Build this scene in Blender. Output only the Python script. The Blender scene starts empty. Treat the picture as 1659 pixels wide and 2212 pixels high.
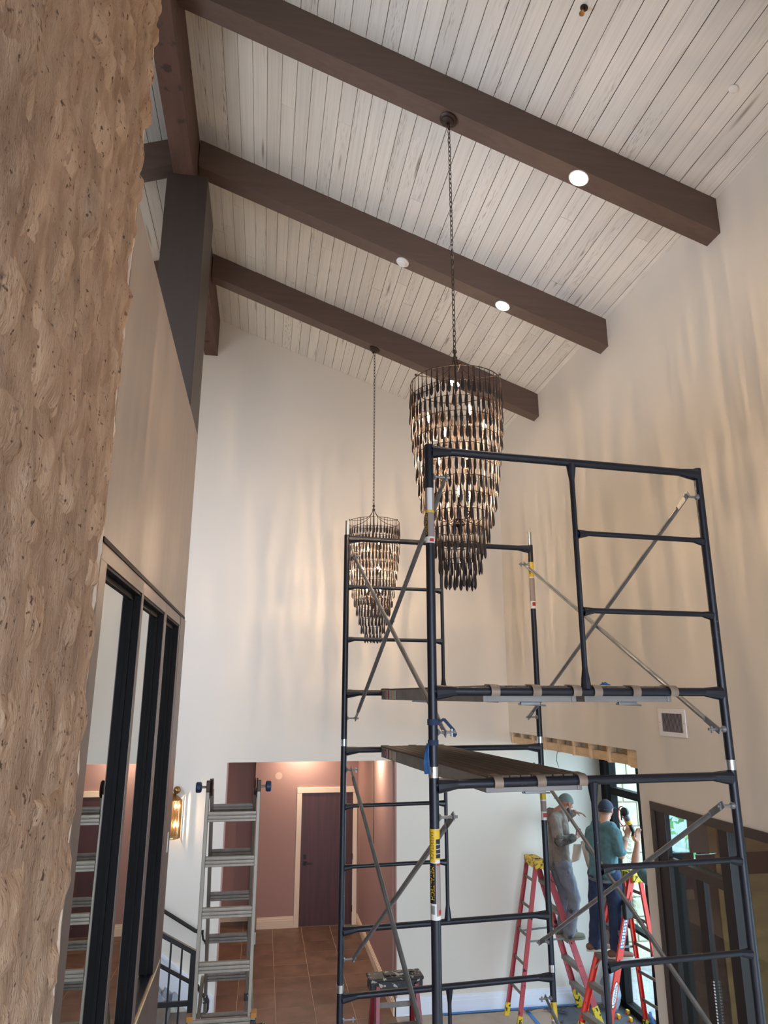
import bpy, bmesh, math, random
from math import sin, cos, pi, radians, sqrt, atan2
from mathutils import Vector, Matrix, noise

random.seed(7)
SC = bpy.context.scene
COL = SC.collection
CAMZ = 3.7

# ---------------------------------------------------------------- camera
YAW, PITCH, ROLL, FPX = .165, .2559, .00185, 1518.0
cam = bpy.data.cameras.new('camera'); camo = bpy.data.objects.new('camera', cam); COL.objects.link(camo)
cam.sensor_fit = 'VERTICAL'; cam.sensor_height = 36.0; cam.lens = FPX/2212*36.0
cam.clip_start = .05; cam.clip_end = 200
f0 = Vector((sin(YAW), cos(YAW), 0)); r0 = Vector((cos(YAW), -sin(YAW), 0)); u0 = Vector((0, 0, 1))
fw = f0*cos(PITCH)+u0*sin(PITCH); up = u0*cos(PITCH)-f0*sin(PITCH)
ri = r0*cos(ROLL)+up*sin(ROLL); up2 = up*cos(ROLL)-r0*sin(ROLL)
camo.matrix_world = Matrix(((ri.x, up2.x, -fw.x, 0), (ri.y, up2.y, -fw.y, 0), (ri.z, up2.z, -fw.z, CAMZ), (0, 0, 0, 1)))
SC.camera = camo

# ---------------------------------------------------------------- light and exposure
SKY = 9.6          # strength of the overcast sky
BULB = 4400.0      # radiance of the thin chandelier filaments
CAN = 130.0        # radiance of the recessed lights
CANDIM = 560.0      # radiance of the corridor lights
SC.view_settings.view_transform = 'Standard'; SC.view_settings.look = 'None'
SC.view_settings.exposure = 0.34; SC.view_settings.gamma = 1.0
SC.view_settings.use_curve_mapping = False
SC.cycles.use_denoising = True
SC.cycles.max_bounces = 8; SC.cycles.diffuse_bounces = 5; SC.cycles.glossy_bounces = 4
SC.cycles.transparent_max_bounces = 12; SC.cycles.sample_clamp_indirect = 6.0
SC.cycles.caustics_reflective = False; SC.cycles.caustics_refractive = False
W = bpy.data.worlds.new('sky'); SC.world = W; W.use_nodes = True
wn = W.node_tree.nodes; wl = W.node_tree.links
bg = wn['Background']; bg.inputs['Strength'].default_value = SKY
tc = wn.new('ShaderNodeTexCoord'); sx = wn.new('ShaderNodeSeparateXYZ'); rp = wn.new('ShaderNodeValToRGB')
wl.new(tc.outputs['Generated'], sx.inputs[0]); wl.new(sx.outputs['Z'], rp.inputs['Fac']); wl.new(rp.outputs['Color'], bg.inputs['Color'])
rp.color_ramp.elements[0].position = 0.0; rp.color_ramp.elements[0].color = (.68, .79, 1, 1)
rp.color_ramp.elements[1].position = 0.6; rp.color_ramp.elements[1].color = (.60, .74, 1, 1)

def portal(loc, direction, sx_, sy_):
    l = bpy.data.lights.new('daylight_portal', 'AREA'); l.shape = 'RECTANGLE'; l.size = sx_; l.size_y = sy_
    l.cycles.is_portal = True
    o = bpy.data.objects.new('daylight_portal', l); COL.objects.link(o); o.location = loc
    o.rotation_euler = Vector(direction).to_track_quat('-Z', 'Y').to_euler()

# ---------------------------------------------------------------- room numbers (metres, floor = 0)
XW, XR, YF = -.717, 3.29, 9.48
SL = .379
XRIDGE = -.94
ZRIDGE = 7.43+SL*(XR-XRIDGE)
YB, XL = -3.2, -3.6           # back wall, outer left wall
XG = 4.6                      # glass of the alcove
def zc(x): return 7.43+SL*(XR-x) if x >= XRIDGE else ZRIDGE-SL*(XRIDGE-x)

# ---------------------------------------------------------------- helpers
def lin(r, g, b):
    f = lambda c: (c/255/12.92 if c/255 <= .04045 else ((c/255+.055)/1.055)**2.4)
    return (f(r), f(g), f(b), 1)

class MB:
    """collects shapes (world coordinates) for ONE mesh object"""
    def __init__(s): s.v = []; s.f = []; s.mi = []; s.m = 0; s.sf = []
    def add(s, v, f, sm=True):
        n = len(s.v); s.sf += [sm]*len(f); s.v += [tuple(p) for p in v]; s.f += [tuple(i+n for i in q) for q in f]; s.mi += [s.m]*len(f); return s
    def box(s, a, b, bev=0):
        x0, y0, z0 = [min(a[i], b[i]) for i in range(3)]; x1, y1, z1 = [max(a[i], b[i]) for i in range(3)]
        if bev:
            return s.obox(((x0+x1)/2, (y0+y1)/2, (z0+z1)/2), (x1-x0, y1-y0, z1-z0), Matrix.Identity(3), bev)
        s.add([(x0, y0, z0), (x1, y0, z0), (x1, y1, z0), (x0, y1, z0), (x0, y0, z1), (x1, y0, z1), (x1, y1, z1), (x0, y1, z1)],
              [(0, 3, 2, 1), (4, 5, 6, 7), (0, 1, 5, 4), (1, 2, 6, 5), (2, 3, 7, 6), (3, 0, 4, 7)], False); return s
    def obox(s, c, size, rot, bev=0):
        c = Vector(c)
        if not bev:
            h = [Vector(((-1, 1)[i & 1]*size[0]/2, (-1, 1)[(i >> 1) & 1]*size[1]/2, (-1, 1)[(i >> 2) & 1]*size[2]/2)) for i in range(8)]
            return s.add([c+rot@p for p in h], [(0, 2, 3, 1), (4, 5, 7, 6), (0, 1, 5, 4), (1, 3, 7, 5), (3, 2, 6, 7), (2, 0, 4, 6)], False)
        bm = bmesh.new(); bmesh.ops.create_cube(bm, size=1)
        for v in bm.verts: v.co = Vector((v.co.x*size[0], v.co.y*size[1], v.co.z*size[2]))
        bmesh.ops.bevel(bm, geom=bm.edges[:], offset=min(bev, min(size)*.45), segments=2, affect='EDGES', profile=.5)
        s.add([c+rot@v.co for v in bm.verts], [tuple(v.index for v in f.verts) for f in bm.faces] if not bm.verts.index_update() else [], False)
        bm.free(); return s
    def bar(s, p, q, w, h, up=(0, 0, 1), bev=0):
        """box of section w (sideways) x h (along up) from p to q"""
        p = Vector(p); q = Vector(q); d = (q-p); L = d.length; d.normalize()
        u = Vector(up); u = (u-d*u.dot(d)).normalized(); r = d.cross(u)
        R = Matrix((r, d, u)).transposed()
        return s.obox((p+q)/2, (w, L, h), R, bev)
    def tube(s, pts, r, n=10, caps=True, closed=False):
        pts = [Vector(p) for p in pts]; m = len(pts); rs = r if isinstance(r, (list, tuple)) else [r]*m
        T = []
        for i in range(m):
            if closed: d = pts[(i+1) % m]-pts[i-1]
            else: d = pts[min(i+1, m-1)]-pts[max(i-1, 0)]
            T.append(d.normalized() if d.length > 1e-9 else Vector((0, 0, 1)))
        a = Vector((0, 0, 1)) if abs(T[0].z) < .9 else Vector((1, 0, 0))
        a = (a-T[0]*a.dot(T[0])).normalized(); vs = []
        for i in range(m):
            a = (a-T[i]*a.dot(T[i])).normalized(); b = T[i].cross(a)
            for k in range(n):
                t = 2*pi*k/n; vs.append(pts[i]+(a*cos(t)+b*sin(t))*rs[i])
        fs = []
        for i in range(m if closed else m-1):
            j = (i+1) % m
            for k in range(n):
                l = (k+1) % n; fs.append((i*n+k, i*n+l, j*n+l, j*n+k))
        if caps and not closed: fs += [tuple(range(n-1, -1, -1)), tuple(range((m-1)*n, m*n))]
        return s.add(vs, fs)
    def lathe(s, prof, c, axis=(0, 0, 1), n=24, caps=True):
        """prof: (radius, height along axis) pairs, c: origin"""
        ax = Vector(axis).normalized(); a = Vector((1, 0, 0)) if abs(ax.x) < .9 else Vector((0, 1, 0))
        a = (a-ax*a.dot(ax)).normalized(); b = ax.cross(a); c = Vector(c); vs = []; fs = []
        for r, h in prof:
            for k in range(n):
                t = 2*pi*k/n; vs.append(c+ax*h+(a*cos(t)+b*sin(t))*r)
        for i in range(len(prof)-1):
            for k in range(n):
                l = (k+1) % n; fs.append((i*n+k, i*n+l, (i+1)*n+l, (i+1)*n+k))
        if caps: fs += [tuple(range(n-1, -1, -1)), tuple(range((len(prof)-1)*n, len(prof)*n))]
        return s.add(vs, fs)
    def ball(s, c, r, n=12, m=8):
        r3 = r if isinstance(r, (list, tuple)) else (r, r, r); vs = []; fs = []
        for i in range(1, m):
            t = pi*i/m
            for k in range(n):
                p = 2*pi*k/n; vs.append((c[0]+r3[0]*sin(t)*cos(p), c[1]+r3[1]*sin(t)*sin(p), c[2]+r3[2]*cos(t)))
        N = len(vs); vs += [(c[0], c[1], c[2]+r3[2]), (c[0], c[1], c[2]-r3[2])]
        for i in range(m-2):
            for k in range(n):
                l = (k+1) % n; fs.append((i*n+k, (i+1)*n+k, (i+1)*n+l, i*n+l))
        for k in range(n):
            l = (k+1) % n; fs.append((N, k, l)); fs.append((N+1, (m-2)*n+l, (m-2)*n+k))
        return s.add(vs, fs)
    def prism(s, poly, ax, a, b):
        """poly: 2D points in the two other axes (in order x<y<z), extruded along axis ax from a to b"""
        n = len(poly)
        def mk(p, t):
            q = list(p); q.insert(ax, t); return q
        s.add([mk(p, a) for p in poly]+[mk(p, b) for p in poly],
              [tuple(range(n)), tuple(range(2*n-1, n-1, -1))]+[(i, i+n, (i+1) % n+n, (i+1) % n) for i in range(n)], False)
        return s
    def grid(s, fn, nu, nv, flip=False):
        vs = [fn(i/nu, j/nv) for j in range(nv+1) for i in range(nu+1)]; w = nu+1
        fs = [(j*w+i, j*w+i+1, (j+1)*w+i+1, (j+1)*w+i) for j in range(nv) for i in range(nu)]
        if flip: fs = [q[::-1] for q in fs]
        return s.add(vs, fs)

LOC = {}
def link_mesh(name, me, parent=None):
    o = bpy.data.objects.new(name, me); COL.objects.link(o)
    if parent is not None: o.parent = parent
    return o
def root_loc(p):
    while p.parent is not None: p = p.parent
    return Vector(p.location)
def fix_normals(me):
    bm = bmesh.new(); bm.from_mesh(me); bmesh.ops.recalc_face_normals(bm, faces=bm.faces); bm.to_mesh(me); bm.free()
def part(name, mb, mat, parent=None, smooth=None, label=None, kind=None, angle=35, normals=True):
    me = bpy.data.meshes.new(name)
    off = root_loc(parent) if parent is not None else Vector((0, 0, 0))
    me.from_pydata([(p[0]-off.x, p[1]-off.y, p[2]-off.z) for p in mb.v], [], mb.f)
    mats = mat if isinstance(mat, (list, tuple)) else [mat]
    for m in mats: me.materials.append(m)
    if len(mats) > 1: me.polygons.foreach_set('material_index', mb.mi)
    me.update()
    if normals: fix_normals(me)
    if smooth is not False:
        me.polygons.foreach_set('use_smooth', [True]*len(me.polygons))
        try: me.set_sharp_from_angle(angle=radians(angle))
        except Exception: pass
        me.polygons.foreach_set('use_smooth', mb.sf if len(mb.sf) == len(me.polygons) else [True]*len(me.polygons)); me.update()
    o = link_mesh(name, me, parent)
    if label: o['label'] = label
    if kind: o['kind'] = kind
    return o
def tag(o, label, cat, group=None):
    o['label'] = label; o['category'] = cat
    if group: o['group'] = group
    return o
def thing(name, loc, label, cat, group=None):
    o = bpy.data.objects.new(name, None); o.empty_display_size = .1; COL.objects.link(o); o.location = loc
    return tag(o, label, cat, group)
def struct(name, mb, mat, parent=None, **k):
    o = part(name, mb, mat, parent, **k)
    if parent is None: o['kind'] = 'structure'
    return o
def dup_tree(root, loc, label, rot=None):
    r = root.copy(); COL.objects.link(r); r.location = loc; r['label'] = label
    if rot is not None: r.rotation_euler = rot
    for ch in list(root.children):
        c = ch.copy(); COL.objects.link(c); c.parent = r
        for g in ch.children:
            d = g.copy(); COL.objects.link(d); d.parent = c
    return r
def text_mb(mb, body, fn, size=1.0, align='CENTER', depth=0.0):
    """flat lettering: fn(x, y) -> world point; adds the glyph mesh to mb"""
    cu = bpy.data.curves.new('t', 'FONT'); cu.body = body; cu.size = size; cu.align_x = align; cu.align_y = 'CENTER'; cu.resolution_u = 2
    o = bpy.data.objects.new('t', cu); COL.objects.link(o)
    me = o.to_mesh()
    mb.add([fn(v.co.x, v.co.y) for v in me.vertices], [tuple(p.vertices) for p in me.polygons])
    o.to_mesh_clear(); bpy.data.objects.remove(o); bpy.data.curves.remove(cu)

# ---------------------------------------------------------------- materials
def mat(name, col, rough=.6, metal=0.0, var=0.0, scale=(6, 6, 6), bump=0.0, bscale=60.0, col2=None, spec=.5, detail=5, coat=0, rnd=0.0, bdist=.01):
    """principled with optional noise colour variation, bump and per-object variation"""
    m = bpy.data.materials.new(name); m.use_nodes = True; nt = m.node_tree; N = nt.nodes; Lk = nt.links
    b = N['Principled BSDF']; b.inputs['Base Color'].default_value = col; b.inputs['Roughness'].default_value = rough
    b.inputs['Metallic'].default_value = metal; b.inputs['Specular IOR Level'].default_value = spec; b.inputs['Coat Weight'].default_value = coat
    t = N.new('ShaderNodeTexCoord'); mp = N.new('ShaderNodeMapping'); mp.inputs['Scale'].default_value = scale
    Lk.new(t.outputs['Object'], mp.inputs['Vector']); out = None
    if rnd or col2 is not None or var:
        n = N.new('ShaderNodeTexNoise'); n.inputs['Scale'].default_value = 1; n.inputs['Detail'].default_value = detail
        Lk.new(mp.outputs[0], n.inputs['Vector'])
        r = N.new('ShaderNodeValToRGB'); Lk.new(n.outputs['Fac'], r.inputs['Fac'])
        r.color_ramp.elements[0].position = .35; r.color_ramp.elements[1].position = .65
        c2 = col2 if col2 is not None else tuple(c*(1-var) for c in col[:3])+(1,)
        r.color_ramp.elements[0].color = c2; r.color_ramp.elements[1].color = col
        out = r.outputs['Color']
        if rnd:
            oi = N.new('ShaderNodeObjectInfo'); ad = N.new('ShaderNodeVectorMath'); ad.operation = 'ADD'
            sc = N.new('ShaderNodeVectorMath'); sc.operation = 'SCALE'; sc.inputs[0].default_value = (37, 91, 53); Lk.new(oi.outputs['Random'], sc.inputs['Scale'])
            Lk.new(t.outputs['Object'], ad.inputs[0]); Lk.new(sc.outputs[0], ad.inputs[1]); Lk.new(ad.outputs[0], mp.inputs['Vector'])
            hs = N.new('ShaderNodeHueSaturation'); mr = N.new('ShaderNodeMapRange'); Lk.new(oi.outputs['Random'], mr.inputs['Value'])
            mr.inputs['To Min'].default_value = 1-rnd; mr.inputs['To Max'].default_value = 1+rnd
            Lk.new(mr.outputs[0], hs.inputs['Value']); Lk.new(out, hs.inputs['Color']); out = hs.outputs[0]
        Lk.new(out, b.inputs['Base Color'])
    if bump:
        n2 = N.new('ShaderNodeTexNoise'); n2.inputs['Scale'].default_value = bscale; n2.inputs['Detail'].default_value = 6
        Lk.new(mp.outputs[0] if scale != (6, 6, 6) else t.outputs['Object'], n2.inputs['Vector'])
        bu = N.new('ShaderNodeBump'); bu.inputs['Strength'].default_value = bump; bu.inputs['Distance'].default_value = bdist
        Lk.new(n2.outputs['Fac'], bu.inputs['Height']); Lk.new(bu.outputs[0], b.inputs['Normal'])
    return m
def splat(m, col, size=40, amount=.62, seed=0.0, soft=.03):
    """blobs of a second paint on an existing material (dried splashes, wear)"""
    nt = m.node_tree; N = nt.nodes; Lk = nt.links; b = N['Principled BSDF']
    t = N.new('ShaderNodeTexCoord'); mp = N.new('ShaderNodeMapping'); mp.inputs['Location'].default_value = (seed, seed*2, seed*3)
    n = N.new('ShaderNodeTexNoise'); n.inputs['Scale'].default_value = size; n.inputs['Detail'].default_value = 3
    Lk.new(t.outputs['Object'], mp.inputs[0]); Lk.new(mp.outputs[0], n.inputs['Vector'])
    r = N.new('ShaderNodeValToRGB'); r.color_ramp.elements[0].position = amount; r.color_ramp.elements[1].position = amount+soft
    Lk.new(n.outputs['Fac'], r.inputs['Fac']); mx = N.new('ShaderNodeMix'); mx.data_type = 'RGBA'
    Lk.new(r.outputs['Color'], mx.inputs['Factor'])
    old = b.inputs['Base Color'].links
    if old: Lk.new(old[0].from_socket, mx.inputs['A'])
    else: mx.inputs['A'].default_value = b.inputs['Base Color'].default_value
    mx.inputs['B'].default_value = col; Lk.new(mx.outputs['Result'], b.inputs['Base Color']); return m
def emis(name, col, st):
    m = bpy.data.materials.new(name); m.use_nodes = True; N = m.node_tree.nodes; b = N['Principled BSDF']
    b.inputs['Base Color'].default_value = col; b.inputs['Emission Color'].default_value = col; b.inputs['Emission Strength'].default_value = st; return m
def glass(name, tint, lo, hi):
    """thin pane: clear tinted pass-through plus mirror reflection that grows towards grazing"""
    m = bpy.data.materials.new(name); m.use_nodes = True; nt = m.node_tree; N = nt.nodes; Lk = nt.links
    N.remove(N['Principled BSDF']); o = N['Material Output']
    tr = N.new('ShaderNodeBsdfTransparent'); tr.inputs['Color'].default_value = tint
    g = N.new('ShaderNodeBsdfGlossy'); g.inputs['Roughness'].default_value = .0; g.inputs['Color'].default_value = (.92, .95, .93, 1)
    lw = N.new('ShaderNodeLayerWeight'); lw.inputs['Blend'].default_value = .5
    mr = N.new('ShaderNodeMapRange'); mr.inputs['From Min'].default_value = .3; mr.inputs['From Max'].default_value = .95
    mr.inputs['To Min'].default_value = lo; mr.inputs['To Max'].default_value = hi
    Lk.new(lw.outputs['Facing'], mr.inputs['Value']); mx = N.new('ShaderNodeMixShader')
    Lk.new(mr.outputs[0], mx.inputs['Fac']); Lk.new(tr.outputs[0], mx.inputs[1]); Lk.new(g.outputs[0], mx.inputs[2]); Lk.new(mx.outputs[0], o.inputs['Surface'])
    return m

M = {}
M['wall'] = mat('wall_paint', lin(220, 210, 194), .55, bump=.05, bscale=220)
M['taupe'] = mat('taupe_paint', lin(150, 136, 124), .42, bump=.04, bscale=260, var=.08, scale=(1, 9, .6))
M['pink'] = mat('mauve_paint', lin(172, 136, 126), .6, bump=.05, bscale=220)
M['cream'] = mat('cream_trim', lin(240, 220, 192), .4)
M['whitetrim'] = mat('white_trim', lin(228, 228, 232), .4)
M['beam'] = mat('beam_stain', lin(100, 79, 68), .5, var=.14, scale=(2, 30, 30), bump=.1, bscale=8)
M['post'] = mat('post_paint', lin(60, 50, 43), .5, var=.1, scale=(20, 20, 2))
M['ridge'] = mat('ridge_rough_timber', lin(98, 70, 58), .75, var=.3, scale=(14, 2, 14), bump=.5, bscale=10)
splat(M['ridge'], lin(58, 42, 36), 9, .6, 3, .08)
M['deck'] = mat('dark_deck', lin(50, 42, 36), .9)
M['bronze'] = mat('dark_bronze_frame', lin(34, 28, 26), .4, metal=.2)
M['bronze3'] = mat('dark_brown_frame', lin(70, 57, 50), .42, metal=.2, var=.1, scale=(8, 8, 1))
M['bronze2'] = mat('brown_metal_trim', lin(112, 95, 86), .38, metal=.35, var=.1, scale=(8, 8, 1))
M['black'] = mat('black_reveal', lin(13, 11, 11), .6, spec=.18)
M['lumber'] = mat('lumber', lin(224, 192, 150), .8, var=.2, scale=(30, 5, 30), rnd=.12)
M['ply'] = mat('plywood', lin(176, 140, 92), .8, var=.35, scale=(3, 3, 9), rnd=.1)
M['glass'] = glass('alcove_glass', (.84, .93, .92, 1), .05, .5)
M['mirrorglass'] = glass('coated_glass', (.30, .31, .32, 1), .22, .93)
M['steelblack'] = mat('navy_enamel', lin(25, 29, 40), .38, var=.35, scale=(9, 9, 9), bump=.05, bscale=90)
splat(M['steelblack'], lin(120, 122, 122), 55, .735, 5, .01)
M['galv'] = mat('galvanised_steel', lin(150, 150, 148), .42, metal=.55, var=.25, scale=(12, 12, 12))
M['alu'] = mat('aluminium', lin(150, 140, 124), .42, metal=.45, var=.15, scale=(20, 3, 3))
M['alu2'] = mat('aluminium_dull', lin(134, 124, 112), .5, metal=.35, var=.2, scale=(20, 3, 3))  # slightly darker, rougher aluminium
M['chrome'] = mat('bright_steel', lin(215, 220, 222), .18, metal=.95)
M['iron'] = mat('dark_iron', lin(66, 52, 44), .45, metal=.6)
M['drop'] = mat('bronzed_drop', lin(54, 43, 38), .42, metal=.2, var=.25, scale=(30, 30, 30))
M['filament'] = emis('filament_glow', (1, .72, .47, 1), BULB)
def bulb_glass(name, glow):
    m = bpy.data.materials.new(name); m.use_nodes = True; nt = m.node_tree; N = nt.nodes; N.remove(N['Principled BSDF'])
    t = N.new('ShaderNodeBsdfTransparent'); e = N.new('ShaderNodeEmission'); e.inputs['Color'].default_value = (1, .72, .44, 1); e.inputs['Strength'].default_value = glow
    a = N.new('ShaderNodeAddShader'); nt.links.new(t.outputs[0], a.inputs[0]); nt.links.new(e.outputs[0], a.inputs[1]); nt.links.new(a.outputs[0], N['Material Output'].inputs['Surface']); return m
M['bulb'] = bulb_glass('glowing_bulb_glass', 1.1)
M['can'] = emis('downlight_glow', (1, .84, .68, 1), CAN)
M['candim'] = emis('corridor_light_glow', (1, .83, .66, 1), CANDIM)
M['plastic_w'] = mat('white_plastic', lin(232, 228, 222), .4)
M['brass'] = mat('antique_brass', lin(150, 112, 68), .3, metal=.85)
M['darkred'] = mat('dark_wood_door', lin(86, 44, 38), .42, col2=lin(70, 36, 32), scale=(22, 22, 1.2))
M['blackmetal'] = mat('black_metal', lin(22, 20, 20), .42, metal=.2)
M['grout'] = mat('grout', lin(176, 152, 132), .9)
M['concrete'] = mat('screed', lin(120, 112, 106), .85, var=.2, scale=(2, 2, 2))
M['paper'] = mat('kraft_paper', lin(176, 156, 138), .85, var=.18, scale=(3, 3, 3), bump=.25, bscale=7)
M['bluetape'] = mat('blue_tape', lin(64, 118, 176), .6)
M['redfib'] = mat('red_fibreglass', lin(186, 80, 84), .42, var=.2, scale=(5, 5, 5))
splat(M['redfib'], lin(58, 24, 28), 16, .62, 2, .05)
M['orangefib'] = mat('orange_red_fibreglass', lin(226, 66, 52), .36, var=.1, scale=(5, 5, 5))
splat(M['orangefib'], lin(120, 34, 34), 22, .7, 9, .03)
M['darkredfib'] = mat('dark_red_fibreglass', lin(140, 30, 40), .36, var=.2, scale=(5, 5, 5))
M['yellow'] = mat('yellow_plastic', lin(222, 186, 44), .45)
splat(M['yellow'], lin(52, 44, 28), 26, .56, 4, .04)
M['blackpl'] = mat('black_plastic_painty', lin(30, 28, 28), .5)
splat(M['blackpl'], lin(186, 178, 164), 30, .6, 6, .03); splat(M['blackpl'], lin(58, 82, 190), 14, .7, 11, .02)
M['skin'] = mat('skin', lin(196, 142, 116), .5, var=.12, scale=(25, 25, 25))
M['skin2'] = mat('skin_tan', lin(158, 104, 80), .5, var=.12, scale=(25, 25, 25))
M['hair'] = mat('dark_hair', lin(38, 32, 30), .7)
M['tee'] = mat('teal_shirt', lin(88, 122, 126), .85, var=.2, scale=(9, 9, 9), bump=.15, bscale=300)
M['sweat'] = mat('brown_sweatshirt', lin(124, 110, 98), .9, var=.2, scale=(9, 9, 9), bump=.15, bscale=300)
M['camo'] = mat('camouflage_sleeve', lin(110, 98, 86), .9, col2=lin(48, 48, 42), scale=(16, 16, 16))
M['jeans'] = mat('dark_jeans', lin(40, 50, 78), .85, var=.3, scale=(7, 7, 7))
M['greypant'] = mat('grey_trousers', lin(116, 116, 122), .85, var=.2, scale=(7, 7, 7))
splat(M['greypant'], lin(60, 58, 66), 8, .6, 2, .1)
M['navycap'] = mat('navy_cap', lin(36, 42, 58), .8)
M['greycap'] = mat('olive_cap', lin(86, 92, 84), .85)
M['boot'] = mat('brown_boot', lin(112, 74, 56), .7)
M['sole'] = mat('pale_sole', lin(206, 190, 170), .7)
M['olive'] = mat('olive_shoe', lin(104, 100, 80), .8)
M['card'] = mat('tan_card', lin(206, 188, 166), .75, var=.06)
M['cardback'] = mat('brown_card_back', lin(122, 98, 78), .8)
M['toolyel'] = mat('yellow_tool', lin(236, 186, 60), .45)
M['toolgrey'] = mat('grey_tool', lin(96, 96, 98), .4, metal=.3)
M['toolblack'] = mat('black_tool', lin(30, 28, 28), .5)
M['red'] = mat('red_print', lin(178, 48, 44), .5)
M['yelprint'] = mat('yellow_print', lin(226, 188, 48), .5)
M['blkprint'] = mat('black_print', lin(26, 26, 28), .5)
M['greyprint'] = mat('grey_print', lin(152, 138, 130), .6)
M['whiteprint'] = mat('white_print', lin(226, 224, 218), .55)
M['blueprint'] = mat('blue_print', lin(60, 92, 140), .55)
M['redclip'] = mat('red_clip', lin(214, 66, 52), .45)
M['bag'] = mat('grey_bag', lin(150, 156, 164), .5, var=.3, scale=(9, 9, 9), bump=.5, bscale=14)
M['leaf'] = mat('tree_leaf', lin(96, 150, 70), .7, var=.4, scale=(4, 4, 4))
M['bark'] = mat('tree_bark', lin(110, 92, 84), .9, var=.3)
M['gravel'] = mat('gravel', lin(150, 146, 138), .95, var=.3, scale=(20, 20, 20))
M['outstone'] = mat('pale_limestone', lin(196, 190, 160), .9, var=.35, scale=(4, 4, 4), bump=.6, bscale=6, rnd=.12)

def plank_mat():
    """white-washed boards: grain along the board, knots, worn patches, shifted per board"""
    m = bpy.data.materials.new('whitewashed_board'); m.use_nodes = True; nt = m.node_tree; N = nt.nodes; Lk = nt.links; b = N['Principled BSDF']
    b.inputs['Roughness'].default_value = .62
    t = N.new('ShaderNodeTexCoord'); oi = N.new('ShaderNodeObjectInfo')
    sc = N.new('ShaderNodeVectorMath'); sc.operation = 'SCALE'; sc.inputs[0].default_value = (17, 71, 31); Lk.new(oi.outputs['Random'], sc.inputs['Scale'])
    sep = N.new('ShaderNodeVectorMath'); sep.operation = 'ADD'; Lk.new(t.outputs['Object'], sep.inputs[0]); Lk.new(sc.outputs[0], sep.inputs[1])
    def noi(scale, size, det, lo, hi, dist=0):
        mp = N.new('ShaderNodeMapping'); mp.inputs['Scale'].default_value = scale; Lk.new(sep.outputs[0], mp.inputs[0])
        n = N.new('ShaderNodeTexNoise'); n.inputs['Scale'].default_value = size; n.inputs['Detail'].default_value = det; n.inputs['Distortion'].default_value = dist
        Lk.new(mp.outputs[0], n.inputs['Vector']); r = N.new('ShaderNodeMapRange'); r.inputs['From Min'].default_value = lo; r.inputs['From Max'].default_value = hi
        Lk.new(n.outputs['Fac'], r.inputs['Value']); return r.outputs[0]
    grain = noi((60, 2.2, 60), 1, 6, .45, .8); patch = noi((7, 1.1, 7), 1, 3, .54, .70); fine = noi((120, 22, 120), 1, 4, .52, .68)
    mul = N.new('ShaderNodeMath'); mul.operation = 'MULTIPLY'; Lk.new(patch, mul.inputs[0]); Lk.new(fine, mul.inputs[1])
    mp = N.new('ShaderNodeMapping'); mp.inputs['Scale'].default_value = (8.5, 1.6, 8.5); Lk.new(sep.outputs[0], mp.inputs[0])
    vo = N.new('ShaderNodeTexVoronoi'); vo.inputs['Scale'].default_value = 1; Lk.new(mp.outputs[0], vo.inputs['Vector'])
    kr = N.new('ShaderNodeMapRange'); kr.inputs['From Min'].default_value = .14; kr.inputs['From Max'].default_value = .03; Lk.new(vo.outputs['Distance'], kr.inputs['Value'])
    base = N.new('ShaderNodeHueSaturation'); base.inputs['Color'].default_value = lin(230, 224, 212)
    mr = N.new('ShaderNodeMapRange'); mr.inputs['To Min'].default_value = .93; mr.inputs['To Max'].default_value = 1.04; Lk.new(oi.outputs['Random'], mr.inputs['Value']); Lk.new(mr.outputs[0], base.inputs['Value'])
    def mix(a, colb, fac, k):
        x = N.new('ShaderNodeMix'); x.data_type = 'RGBA'; mm = N.new('ShaderNodeMath'); mm.operation = 'MULTIPLY'; mm.inputs[1].default_value = k; mm.use_clamp = True
        Lk.new(fac, mm.inputs[0]); Lk.new(mm.outputs[0], x.inputs['Factor']); Lk.new(a, x.inputs['A']); x.inputs['B'].default_value = colb; return x.outputs['Result']
    c = mix(base.outputs[0], lin(190, 178, 164), grain, .42)
    c = mix(c, lin(104, 92, 80), mul.outputs[0], .72)
    c = mix(c, lin(120, 104, 90), kr.outputs[0], .8)
    Lk.new(c, b.inputs['Base Color'])
    bu = N.new('ShaderNodeBump'); bu.inputs['Strength'].default_value = .25; bu.inputs['Distance'].default_value = .004; bu.invert = True
    Lk.new(mul.outputs[0], bu.inputs['Height']); Lk.new(bu.outputs[0], b.inputs['Normal']); return m
M['plank'] = plank_mat()
M['stone'] = mat('buff_limestone', lin(206, 174, 144), .95, col2=lin(166, 132, 104), scale=(5, 9, 3), bump=1.0, bscale=9, rnd=.05, detail=10, bdist=.03)
splat(M['stone'], lin(122, 94, 74), 22, .62, 1, .12)
M['mortar'] = mat('smeared_mortar', lin(198, 166, 138), .97, col2=lin(162, 130, 104), scale=(6, 10, 4), bump=1.0, bscale=10, detail=10, bdist=.03)
splat(M['stone'], lin(96, 72, 56), 34, .64, 1, .05); splat(M['mortar'], lin(104, 80, 62), 38, .65, 2, .05)
M['tile'] = mat('brown_tile', lin(116, 87, 70), .42, col2=lin(92, 68, 54), scale=(4, 4, 4), rnd=.12, detail=7)
M['slate'] = mat('dark_grey_tile', lin(84, 86, 90), .5, var=.2, scale=(4, 4, 4), rnd=.1)
M['bead'] = mat('plaster_edge', lin(206, 186, 164), .85)
M['caulk'] = mat('grey_caulk', lin(120, 110, 100), .7)
M['deckply'] = mat('weathered_plank_deck', lin(128, 110, 96), .8, var=.25, scale=(40, 3, 3), rnd=.08)
M['plankalu'] = mat('plank_aluminium', lin(146, 142, 136), .5, metal=.3, var=.2, scale=(3, 14, 14))
M['louvre'] = mat('taupe_louvre', lin(168, 154, 146), .5)
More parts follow.
